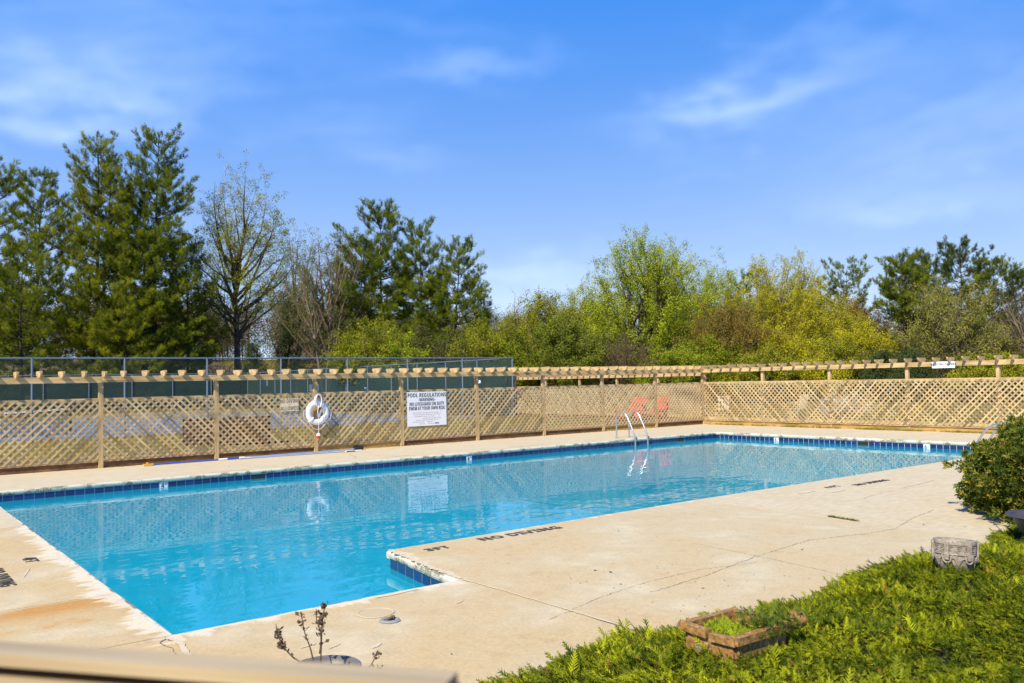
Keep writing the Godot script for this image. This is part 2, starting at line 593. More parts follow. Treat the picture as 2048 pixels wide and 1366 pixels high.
func build_deck() -> void:
	M.deck_near = StandardMaterial3D.new()
	M.deck_near.albedo_texture = deck_near()
	M.deck_near.roughness = 0.9
	M.deck_near.metallic_specular = 0.25
	M.deck_far = StandardMaterial3D.new()
	M.deck_far.albedo_texture = deck_far()
	M.deck_far.roughness = 0.9
	M.deck_far.metallic_specular = 0.25
	var deck := Node3D.new()
	deck.name = "pool_deck"
	tag(deck, "worn cream concrete deck around the pool", "", "", "structure")
	add_child(deck)
	# far strip by the long fence
	var xs := [-6.0, -2.4, 0.6, 3.4, 6.7, 9.9, 13.0, 16.2, 19.3, 23.72]
	for k in xs.size() - 1:
		slab(deck, rect(xs[k], -19.66, xs[k + 1], POOL_F), false)
	# right strip by the short fence
	for z in [[-16.52, -13.4], [-13.4, -10.4], [-10.4, POOL_N]]:
		slab(deck, rect(POOL_R, z[0], 23.72, z[1]), false)
	for q in [[8.93, 12.1], [12.1, 15.3], [15.3, 18.6], [18.6, 23.72]]:
		slab(deck, PackedVector2Array([Vector2(q[0], POOL_N), Vector2(q[1], POOL_N), Vector2(q[1], -1.0), Vector2(8.76 if q[0] < 9.0 else q[0], -1.0), Vector2(8.76 if q[0] < 9.0 else q[0], -3.85)]), false)
	# left strip
	for z in [[-16.52, -12.0]]:
		slab(deck, rect(-6, z[0], POOL_L, z[1]), false)
	slab(deck, rect(-1.9, -12.0, POOL_L, -7.48), true)
	slab(deck, rect(-6, -12.0, -1.9, 3.0), false)
	slab(deck, rect(-1.9, -7.48, POOL_L, NOTCH_N), true)
	slab(deck, rect(-1.9, NOTCH_N, 1.66, -1.05), true)
	slab(deck, PackedVector2Array([Vector2(1.66, NOTCH_N), Vector2(4.02, NOTCH_N), Vector2(4.06, -3.9), Vector2(4.06, -1.05), Vector2(1.66, -1.05)]), true)
	slab(deck, PackedVector2Array([Vector2(4.02, NOTCH_N), Vector2(4.235, -7.49), Vector2(8.93, POOL_N), Vector2(8.76, -3.85), Vector2(8.76, -1.05), Vector2(4.06, -1.05), Vector2(4.06, -3.9)]), true)
	slab(deck, rect(-1.9, -1.05, 23.72, 3.0), false)
	# what lies under the slabs and shows in the joints
	var bed := MB.new()
	for r in [rect(-6, -19.66, 23.72, POOL_F - 0.05), rect(POOL_R + 0.05, POOL_F, 23.72, POOL_N), rect(4.3, POOL_N + 0.1, 23.72, 3), rect(-6, POOL_F, POOL_L - 0.05, NOTCH_N), rect(-6, NOTCH_N + 0.05, 4.3, 3)]:
		bed.quad(Vector3(r[0].x, -0.035, r[2].y), Vector3(r[2].x, -0.035, r[2].y), Vector3(r[2].x, -0.035, r[0].y), Vector3(r[0].x, -0.035, r[0].y))
	put("joint_filler", bed.done(), mat(0.40, 0.34, 0.24, 0.95), deck)
	# cracks that wander over the slabs
	rng.seed = 12
	var cr := MB.new()
	for line in [
		[[Vector2(4.86, -4.60), Vector2(5.63, -4.68), Vector2(6.56, -4.86), Vector2(7.55, -4.97), Vector2(8.3, -4.76), Vector2(8.7, -4.71), Vector2(9.5, -4.93), Vector2(10.2, -5.03)], 0.007],
		[[Vector2(6.6, -5.69), Vector2(6.57, -5.33), Vector2(6.54, -4.84), Vector2(6.47, -4.28), Vector2(6.41, -3.95)], 0.006],
		[[Vector2(3.8, -4.55), Vector2(4.47, -4.75), Vector2(5.12, -4.85), Vector2(5.73, -4.85), Vector2(6.45, -4.66)], 0.005],
		[[Vector2(1.66, -5.95), Vector2(1.66, -5.89), Vector2(1.60, -5.85), Vector2(1.59, -5.76), Vector2(1.62, -5.66), Vector2(1.60, -5.51), Vector2(1.63, -5.3)], 0.010],
		[[Vector2(9.95, -6.2), Vector2(10.5, -6.1), Vector2(11.1, -6.25), Vector2(12.0, -6.2)], 0.006],
		[[Vector2(5.2, -18.6), Vector2(6.4, -17.6), Vector2(6.9, -16.9)], 0.014], [[Vector2(9.3, -18.4), Vector2(9.1, -17.6), Vector2(8.9, -17.3)], 0.014],
	]:
		strip(cr, jagged(line[0], 0.035, 0.009), line[1] * 0.62, 0.004, 0.85)
	put("crack", cr.done(), mat(0.20, 0.155, 0.10, 0.95), deck)
	# mortar smears and old patches
	var sm := MB.new()
	strip(sm, jagged([Vector2(1.67, -5.93), Vector2(1.69, -5.7), Vector2(1.66, -5.5), Vector2(1.66, -4.6)], 0.05, 0.006), 0.034, 0.005, 0.5)
	strip(sm, jagged([Vector2(4.04, -5.95), Vector2(4.06, -5.4), Vector2(4.06, -4.6), Vector2(4.06, -3.95)], 0.06, 0.003), 0.018, 0.005, 0.5)
	strip(sm, jagged([Vector2(4.21, -7.42), Vector2(4.16, -7.0), Vector2(4.09, -6.5), Vector2(4.05, -5.98)], 0.05, 0.012), 0.05, 0.005, 0.6)
	for q in [[2.30, -5.12, 0.16, 0.03, 0.3], [2.42, -5.00, 0.15, 0.02, 0.4], [2.62, -4.83, 0.15, 0.045, 0.5], [3.35, -5.9, 0.5, 0.05, 0.05], [3.6, -5.35, 0.14, 0.02, 0.4],
			[1.28, -8.9, 0.02, 0.5, -0.25], [10.6, -7.02, 0.55, 0.16, 0.1], [11.0, -6.75, 0.5, 0.08, 0.1], [12.4, -6.35, 1.6, 0.05, 0.1], [5.9, -16.75, 1.0, 0.08, 0.0], [9.9, -16.95, 1.3, 0.06, 0.0], [13.5, -16.9, 1.5, 0.07, 0.0]]:
		var pl := PackedVector2Array()
		for k in 14:
			var a := TAU * k / 14.0
			var r := rf(0.55, 1.0)
			pl.append(Vector2(cos(a) * q[2] * 0.5 * r, sin(a) * q[3] * 0.5 * r).rotated(-q[4]) + Vector2(q[0], q[1]))
		var id := Geometry2D.triangulate_polygon(pl)
		for k in range(0, id.size(), 3):
			var t3 := [Vector3(pl[id[k]].x, 0.004, pl[id[k]].y), Vector3(pl[id[k + 1]].x, 0.004, pl[id[k + 1]].y), Vector3(pl[id[k + 2]].x, 0.004, pl[id[k + 2]].y)]
			if (t3[1] - t3[0]).cross(t3[2] - t3[0]).y > 0:
				sm.tri(t3[0], t3[1], t3[2])
			else:
				sm.tri(t3[0], t3[2], t3[1])
	put("paint_smear", sm.done(), mat(0.57, 0.46, 0.30, 0.9), deck)
	# bits of leaf and bark lying about
	var bits := PackedFloat32Array()
	var bit := MB.new()
	bit.quad(Vector3(-0.5, 0.02, 0.25), Vector3(0.5, 0.12, 0.2), Vector3(0.45, 0.03, -0.25), Vector3(-0.4, 0.15, -0.2))
	for k in 300:
		var p := Vector3(rf(-1.5, 12), 0.004, rf(-7.3, -2))
		if k > 190:
			p = Vector3(rf(3, 20), 0.004, rf(-19.4, -16.8))
		elif k > 120:
			p = Vector3(rf(4.6, 6.4), 0.004, rf(-5.6, -4.0))
		if p.x < NOTCH_X + 0.3 and p.x > POOL_L - 0.1 and p.z < NOTCH_N + 0.1 and p.z > POOL_F:
			continue
		var s := rf(0.006, 0.017) if rng.randf() < 0.88 else rf(0.02, 0.04)
		add_copy(bits, Basis(Vector3.UP, rf(0, TAU)) * Basis.from_scale(Vector3(s, s, s)), p, Color(rf(0.05, 0.16), rf(0.035, 0.08), 0.025))
	var o := scatter("leaf_litter", bit.done(), M.twig, bits)
	tag(o, "scattered bits of dry leaf and bark on the concrete deck", "litter", "", "stuff")

# ------------------------------------------------------------------ pool
func build_pool() -> void:
	var pool := thing("swimming_pool", "L-shaped in-ground pool lined blue with dark blue tiles at the waterline", "swimming pool")
	var plaster := mat(0.003, 0.43, 0.58, 0.7)
	var img := Image.create_empty(256, 256, false, Image.FORMAT_RGB8)
	var pn := noise(31, 0.02, 4)
	for y in 256:
		for x in 256:
			var g := 0.93 + 0.10 * pn.get_noise_2d(x, y)
			img.set_pixel(x, y, Color(g, g, g))
	plaster.albedo_texture = ImageTexture.create_from_image(img)
	plaster.uv1_triplanar = true
	plaster.uv1_scale = Vector3(0.2, 0.2, 0.2)
	var L := POOL_L
	var R := POOL_R
	var F := POOL_F
	var N := POOL_N
	var outline := [Vector2(L, NOTCH_N), Vector2(L, F), Vector2(R, F), Vector2(R, N), Vector2(4.235, -7.49), Vector2(4.02, NOTCH_N)]
	# floor: shallow on the left, sloping to the deep right end
	var fl := MB.new()
	var depth := func(x: float) -> float:
		return -1.15 if x < 12.5 else -1.15 - clampf((x - 12.5) / 5.0, 0.0, 1.0) * 0.75
	for q in [[L, 12.5], [12.5, 17.5], [17.5, R]]:
		var y0: float = depth.call(q[0])
		var y1: float = depth.call(q[1])
		fl.quad(Vector3(q[0], y0, NOTCH_N), Vector3(q[1], y1, NOTCH_N), Vector3(q[1], y1, F), Vector3(q[0], y0, F))
	put("floor", fl.done(), plaster, pool)
	var dark_line := MB.new()
	strip(dark_line, PackedVector2Array([Vector2(12.5, F), Vector2(12.5, N)]), 0.09, -1.145)
	put("depth_line", dark_line.done(), mat(0.02, 0.06, 0.2, 0.6), pool)
	var cop := mat(0.60, 0.58, 0.50, 0.85)
	var ci := Image.create_empty(512, 32, false, Image.FORMAT_RGB8)
	var c1 := noise(71, 0.03, 4)
	var c2 := noise(72, 0.12, 3)
	for y in 32:
		for x in 512:
			var g := clampf(0.55 + 0.9 * c1.get_noise_2d(x, y * 2.5) + 0.45 * c2.get_noise_2d(x * 2.0, y * 3.0), 0.0, 1.0)
			ci.set_pixel(x, y, Color(0.50, 0.48, 0.40).lerp(Color(0.83, 0.81, 0.74), smoothstep(0.10, 0.62, g)))
	cop.albedo_texture = ImageTexture.create_from_image(ci)
	cop.albedo_color = Color(0.95, 0.95, 0.93)
	cop.uv1_scale = Vector3(0.22, 2.0, 1)
	var tiles := [mat(0.007, 0.028, 0.125, 0.14), mat(0.006, 0.022, 0.10, 0.16), mat(0.009, 0.036, 0.15, 0.12), mat(0.012, 0.028, 0.10, 0.2)]
	var grout := mat(0.50, 0.54, 0.60, 0.8)
	var white_tile := mat(0.70, 0.73, 0.74, 0.25)
	var tile := MB.new()
	tile.prism(PackedVector2Array([Vector2(-0.072, -0.0725), Vector2(0.072, -0.0725), Vector2(0.072, 0.0725), Vector2(-0.072, 0.0725)]), 0.0, 0.006)
	var tile_mesh := tile.done()
	rng.seed = 41
	for k in outline.size():
		var p: Vector2 = outline[k]
		var q: Vector2 = outline[(k + 1) % outline.size()]
		var len := p.distance_to(q)
		var dir := (q - p) / len
		var inward := Vector2(-dir.y, dir.x)
		# frame whose x runs along the wall, y up and z into the pool
		var bx := Vector3(dir.x, 0, dir.y)
		var bz := Vector3(inward.x, 0, inward.y)
		if Vector3.UP.cross(bz).dot(bx) < 0.0:
			bx = -bx
		var start := p if bx.x * dir.x + bx.z * dir.y > 0.0 else q
		var xf := Transform3D(Basis(bx, Vector3.UP, bz), Vector3(start.x, 0, start.y))
		var wl := MB.new()
		wl.quad(xf * Vector3(0, -2.4, 0), xf * Vector3(len, -2.4, 0), xf * Vector3(len, -0.24, 0), xf * Vector3(0, -0.24, 0))
		var w := put("wall", wl.done(), plaster, pool)
		var gb := MB.new()
		gb.box(xf * Vector3(len / 2.0, -0.155, -0.02), Vector3(len, 0.17, 0.044), xf.basis)
		put("grout_band", gb.done(), grout, w)
		# the rounded lip of the deck
		var cb := MB.new()
		var prof := PackedVector2Array([Vector2(-0.03, -0.001), Vector2(0.010, -0.001), Vector2(0.026, -0.010), Vector2(0.034, -0.030), Vector2(0.030, -0.055), Vector2(0.018, -0.078), Vector2(-0.03, -0.078)])
		var n_seg := maxi(2, int(len / 0.35))
		for j in n_seg:
			for e in prof.size() - 1:
				var a0 := len * j / n_seg
				var a1 := len * (j + 1) / n_seg
				var ext0 := 0.03 if j == 0 else 0.0
				var ext1 := 0.03 if j == n_seg - 1 else 0.0
				var w0 := 0.004 * sin(a0 * 2.3 + k)
				var w1 := 0.004 * sin(a1 * 2.3 + k)
				cb.quad(xf * Vector3(a0 - ext0, prof[e + 1].y, prof[e + 1].x + w0), xf * Vector3(a1 + ext1, prof[e + 1].y, prof[e + 1].x + w1), xf * Vector3(a1 + ext1, prof[e].y, prof[e].x + w1), xf * Vector3(a0 - ext0, prof[e].y, prof[e].x + w0), Vector2(a0, e * 0.03 + 0.03), Vector2(a1, e * 0.03 + 0.03), Vector2(a1, e * 0.03), Vector2(a0, e * 0.03))
		put("coping", cb.done(), cop, pool)
		# tiles one by one where the photograph shows them
		if k == 0 or k == 3 or k == 5:
			continue
		var wide := 0.19 if k == 4 else 0.1555
		var count := int(len / wide)
		var marks := {}
		var slots := {}
		if k == 1:
			marks = {18: "4", 62: "4", 110: "5"}
			slots = {29: 1, 109: 1}
		elif k == 2:
			marks = {int(count - 44): "6", int(count - 17): "6"}
			slots = {int(count - 28): 1}
			marks = {13: "6", 40: "6"}
			slots = {29: 1}
		for j in count:
			var tx := len * (j + 0.5) / count
			var at := xf * Vector3(tx, -0.158, 0.002)
			if slots.has(j) or slots.has(j - 1):
				if slots.has(j):
					var sk := MB.new()
					sk.box(xf * Vector3(tx + len / count * 0.5, -0.150, 0.001), Vector3(0.30, 0.12, 0.008), xf.basis)
					put("skimmer_opening", sk.done(), M.black, w)
				continue
			if marks.has(j):
				var mk := put("depth_marker", tile_mesh, white_tile, w, Transform3D(xf.basis, at))
				for part_ in [[str(marks[j]), 0.10, Vector3(-0.022, 0.012, 0.0075)], ["FT", 0.042, Vector3(0.040, 0.026, 0.0075)]]:
					var tm := TextMesh.new()
					tm.text = part_[0]
					tm.font = bold_font()
					tm.font_size = 32
					tm.pixel_size = part_[1] / 32.0 * 1.1
					tm.depth = 0.001
					var lt := MeshInstance3D.new()
					lt.name = "numeral" if part_[1] > 0.05 else "lettering"
					lt.mesh = tm
					lt.material_override = M.letter
					lt.transform = Transform3D(xf.basis, at + xf.basis * part_[2])
					w.add_child(lt, true)
			else:
				put("tile", tile_mesh, tiles[rng.randi() % 4], w, Transform3D(xf.basis * Basis.from_scale(Vector3(wide / 0.1555, 1, 1)), at))
	# water
	var wm := StandardMaterial3D.new()
	wm.transparency = BaseMaterial3D.TRANSPARENCY_ALPHA
	# the body of the water scatters some of the light that falls into it
	wm.albedo_color = Color(lin(0.002, 0.405, 0.555), 0.55)
	wm.roughness = 0.02
	wm.metallic_specular = 0.35
	var mb := MB.new()
	var y := -0.178
	var cell := 0.06
	var r1 := noise(201, 1.15, 3)
	var r2 := noise(202, 0.33, 2)
	for reg in [[L - 0.01, F - 0.01, R + 0.01, N + 0.01], [L - 0.01, N + 0.01, 4.25, NOTCH_N + 0.01]]:
		var nx := int((reg[2] - reg[0]) / cell)
		var nz := int((reg[3] - reg[1]) / cell)
		var b := mb.v.size()
		for j in nz + 1:
			for i in nx + 1:
				var px: float = lerpf(reg[0], reg[2], float(i) / nx)
				var pz: float = lerpf(reg[1], reg[3], float(j) / nz)
				var e := 0.03
				var f := func(x: float, z: float) -> float:
					var calm := 0.35 + 0.65 * smoothstep(-0.35, 0.45, r2.get_noise_2d(x, z * 1.3))
					return calm * (0.0019 * r1.get_noise_2d(x * 1.0 + z * 0.35, z * 1.9 - x * 0.2) + 0.0009 * r1.get_noise_2d(x * 2.7 + 31.0, z * 4.8))
				var h0: float = f.call(px, pz)
				var hx: float = f.call(px + e, pz)
				var hz: float = f.call(px, pz + e)
				mb.pt(Vector3(px, y + h0, pz), Vector3(-(hx - h0) / e, 1.0, -(hz - h0) / e).normalized(), Vector2(px, pz))
		for j in nz:
			for i in nx:
				var a := b + j * (nx + 1) + i
				mb.ix.append_array(PackedInt32Array([a, a + 1, a + nx + 1, a + 1, a + nx + 2, a + nx + 1]))
	struct("water", mb.done(), wm, "clear blue pool water ruffled by small ripples")

var fonts := {}
func bold_font() -> SystemFont:
	if not fonts.has("b"):
		var f := SystemFont.new()
		f.font_names = PackedStringArray(["Droid Sans"])
		f.font_weight = 700
		fonts.b = f
	return fonts.b

func text(parent: Node3D, s: String, height: float, xf: Transform3D, m: Material, called := "lettering", squeeze := 1.0) -> MeshInstance3D:
	var tm := TextMesh.new()
	tm.text = s
	tm.font = bold_font()
	tm.font_size = 32
	tm.pixel_size = height / 23.0
	tm.depth = 0.002
	return put(called, tm, m, parent, Transform3D(xf.basis * Basis.from_scale(Vector3(squeeze, 1, 1)), xf.origin))

func build_deck_writing() -> void:
	var flat := Basis(Vector3(1, 0, 0), Vector3(0, 0, -1), Vector3(0, 1, 0))
	var side := Basis(Vector3(0, 0, 1), Vector3(1, 0, 0), Vector3(0, 1, 0))
	for q in [["NO DIVING", 0.15, Vector3(5.72, 0.004, -7.29), flat, 1.0, "black painted NO DIVING on the deck beside the notch corner"],
			["3FT", 0.12, Vector3(4.60, 0.004, -7.21), flat, 1.0, "worn black depth mark painted at the notch corner of the deck"],
			["4 FT", 0.125, Vector3(11.32, 0.004, -7.06), flat, 1.0, "worn black 4 FT painted on the far right deck edge"],
			["NO DIVING", 0.125, Vector3(12.15, 0.004, -6.92), flat, 1.0, "worn black NO DIVING painted on the deck near the hedge"],
			["4FT", 0.12, Vector3(1.40, 0.004, -9.54), side, 1.0, "black 4FT painted on the left deck, read from the side"],
			["NO DIVING", 0.125, Vector3(1.07, 0.004, -8.84), side, 1.0, "black NO DIVING painted on the left deck at the frame's edge"]]:
		var o := text(null, q[0], q[1], Transform3D(q[3], q[2]), M.letter_deck, "painted_marking", q[4])
		tag(o, q[5], "painted marking", "depth and diving marks painted on the deck")

# ------------------------------------------------------------------ fences
const BAY := 2.437
const BEAM_T := 1.93
const BEAM_B := 1.80
const RAIL_T := 1.47
const LAT_B := 0.13

# polygons of the slats of one bay, in its own (x, y); lean +1 rises to the right
func slats(width: float, y0: float, y1: float, lean: int, shift: float) -> Array:
	var out := []
	var pitch := 0.1535
	var half := 0.0215 * sqrt(2.0)
	var box := PackedVector2Array([Vector2(0, y0), Vector2(width, y0), Vector2(width, y1), Vector2(0, y1)])
	var hgt := y1 - y0
	var c := -hgt + shift
	while c < width:
		var q := PackedVector2Array()
		if lean > 0:
			q = PackedVector2Array([Vector2(c - half, y0), Vector2(c + half, y0), Vector2(c + half + hgt, y1), Vector2(c - half + hgt, y1)])
		else:
			q = PackedVector2Array([Vector2(c - half + hgt, y0), Vector2(c + half + hgt, y0), Vector2(c + half, y1), Vector2(c - half, y1)])
		for p in Geometry2D.intersect_polygons(q, box):
			if p.size() >= 3:
				# dog-eared lower tips
				out.append(p)
		c += pitch
	return out

func pergola_fence(called: String, label: String, origin: Vector3, turn: float, bays: Array, singles: Array, front: bool, skirts: Array, plain := false) -> Node3D:
	# the bays run along the fence's own x; its +z faces the viewer's side
	var f := thing(called, label, "fence", origin, turn)
	var n := bays.size()
	# posts
	var pm := MB.new()
	pm.box(Vector3(0, BEAM_B / 2.0 - 0.03, 0), Vector3(0.089, BEAM_B + 0.06, 0.089), Basis.IDENTITY, Vector2(rf(0, 3), 0))
	var post_mesh := pm.done()
	var raft := MB.new()
	var prof := PackedVector2Array([Vector2(-0.215, 0.0), Vector2(0.215, 0.0), Vector2(0.212, -0.045), Vector2(0.19, -0.075), Vector2(0.15, -0.105), Vector2(0.09, -0.135), Vector2(-0.09, -0.135), Vector2(-0.15, -0.105), Vector2(-0.19, -0.075), Vector2(-0.212, -0.045)])
	raft.prism(prof, -0.019, 0.019, Transform3D(Basis(Vector3(0, 0, -1), Vector3.UP, Vector3(1, 0, 0)), Vector3.ZERO))
	var raft_mesh := raft.done()
	var rest := MB.new()
	var rest_raft := MB.new()
	for k in n + 1:
		put("post", post_mesh, M.post, f, Transform3D(Basis(Vector3.UP, rf(-0.02, 0.02)), Vector3(k * BAY, 0, -0.02 if front else -0.06)))
	for k in n:
		var x0 := k * BAY
		var b := MB.new()
		var sag := rf(-0.006, 0.006)
		b.box(Vector3(x0 + BAY / 2.0, (BEAM_T + BEAM_B) / 2.0 + sag, 0.035 + rf(0, 0.003)), Vector3(BAY - 0.003, BEAM_T - BEAM_B, 0.04), Basis.IDENTITY, Vector2(rf(0, 9), rf(0, 1)))
		put("beam", b.done(), M.beam[k % 2], f)
		var tr := MB.new()
		var inner := BAY - (0.09 if front else 0.004)
		tr.box(Vector3(x0 + BAY / 2.0, RAIL_T - 0.045, -0.012), Vector3(inner, 0.09, 0.038), Basis.IDENTITY, Vector2(rf(0, 9), rf(0, 1)))
		put("top_rail", tr.done(), M.beam[(k + 1) % 2], f)
		var br := MB.new()
		br.box(Vector3(x0 + BAY / 2.0, LAT_B + 0.06, -0.012), Vector3(inner, 0.12, 0.038), Basis.IDENTITY, Vector2(rf(0, 9), rf(0, 1)))
		put("bottom_rail", br.done(), M.beam[k % 2], f)
		var sk := MB.new()
		sk.box(Vector3(x0 + BAY / 2.0, LAT_B / 2.0 - 0.03, -0.040), Vector3(BAY - 0.09, LAT_B + 0.055, 0.035), Basis.IDENTITY, Vector2(rf(0, 9), rf(0, 1)))
		put("skirt_board", sk.done(), skirts[k % skirts.size()], f)
		# rafters
		for j in 6:
			var rx := x0 + BAY * (j + 0.15) / 6.0 + rf(-0.03, 0.03)
			var xf := Transform3D(Basis(Vector3.UP, rf(-0.05, 0.05)) * Basis(Vector3.RIGHT, rf(-0.03, 0.03)), Vector3(rx, 2.045 + rf(-0.008, 0.008), 0.035))
			if plain:
				rest_raft.prism(prof, -0.019, 0.019, xf * Transform3D(Basis(Vector3(0, 0, -1), Vector3.UP, Vector3(1, 0, 0)), Vector3.ZERO))
			else:
				put("rafter", raft_mesh, M.beam[rng.randi() % 2], f, xf)
		# lattice
		var lx0 := 0.045 if front else 0.004
		var w := BAY - lx0 * 2.0
		for layer in 2:
			var lean: int = bays[k] if layer == 0 else -bays[k]
			var z := 0.0165 if layer == 0 else 0.0080
			for poly in slats(w, LAT_B + 0.035, RAIL_T - 0.030, lean, 0.03 + layer * 0.07):
				var xf := Transform3D(Basis.IDENTITY, Vector3(x0 + lx0, 0, z))
				var off := Vector2(rf(0, 9), rf(0, 2))
				var al := Vector2(1, lean).normalized()
				if singles.has(k):
					var sm := MB.new()
					sm.prism(poly, 0.0, 0.008, Transform3D.IDENTITY, al, off)
					xf.basis = Basis(Vector3(0, 0, 1), rf(-0.0016, 0.0016)) * Basis(Vector3.RIGHT, rf(-0.002, 0.002))
					put("slat", sm.done(), M.wood[[0, 0, 1, 2, 2, 3, 4, 5][rng.randi() % 8]], f, xf)
				else:
					rest.prism(poly, 0.0, 0.008, xf, al, off)
	if rest.v.size():
		var o := put("lattice", rest.done(), M.wood[0], f)
		o.set_meta("kind", "stuff")
	if rest_raft.v.size():
		var o := put("rafters", rest_raft.done(), M.beam[0], f)
		o.set_meta("kind", "stuff")
	return f

func build_fences() -> void:
	rng.seed = 5
	pergola_fence("lattice_fence", "long tan lattice fence with pergola top along the far side of the pool", Vector3(4.18 - BAY, 0, -19.62), 0.0, [1, -1, -1, 1, 1, 1, -1, 1, 1], [0, 1, 2, 3, 4, 5], true, [M.skirt, M.skirt, M.skirt, M.skirt_pale])
	pergola_fence("lattice_fence", "sunlit tan lattice fence with pergola top across the deep end", Vector3(4.18 + 8 * BAY + 0.02, 0, -19.62), -PI / 2.0, [-1, -1, 1, 1, 1, 1], [0, 1, 2, 3, 4], false, [M.skirt_pale])
	pergola_fence("lattice_fence", "distant lattice and pergola fence seen over the long fence, beside the tennis court", Vector3(26.6, -0.1, -34.2), -PI / 2.0, [1, 1, -1, 1, -1], [], false, [M.skirt], true)
	# the rail right in front of the viewer, out of focus
	var rail := thing("wooden_rail", "blurred pale wooden rail close in front of the camera", "rail", Vector3(0.102, 1.3945, -0.948), -0.9105)
	var pale := wood((M.beam[0] as StandardMaterial3D).albedo_texture, Color(0.92, 0.91, 0.88), 0.4, 2.0)
	var cap := MB.new()
	cap.box(Vector3(-0.40, 0.0, 0.0), Vector3(1.72, 0.011, 0.034), Basis.IDENTITY, Vector2(0, 0.1))
	put("cap_board", cap.done(), pale, rail)
	var gp := MB.new()
	gp.box(Vector3(-0.40, -0.012, -0.014), Vector3(1.72, 0.012, 0.02), Basis.IDENTITY, Vector2(0, 0.1))
	put("filler_strip", gp.done(), M.darkwood, rail)
	var lo := MB.new()
	lo.box(Vector3(-0.40, -0.059, 0.004), Vector3(1.72, 0.082, 0.044), Basis.IDENTITY, Vector2(0.4, 0.3))
	put("face_board", lo.done(), pale, rail)
	var en := MB.new()
	en.box(Vector3(0.47, -0.3, 0.02), Vector3(0.085, 0.58, 0.085), Basis.IDENTITY, Vector2(0.4, 0.3))
	put("post", en.done(), M.skirt, rail)

# ------------------------------------------------------------------ signs and things on the fence
func plate(parent: Node3D, called: String, w: float, h: float, m: Material, th := 0.006) -> void:
	var mb := MB.new()
	mb.box(Vector3.ZERO, Vector3(w, h, th))
	put(called, mb.done(), m, parent)

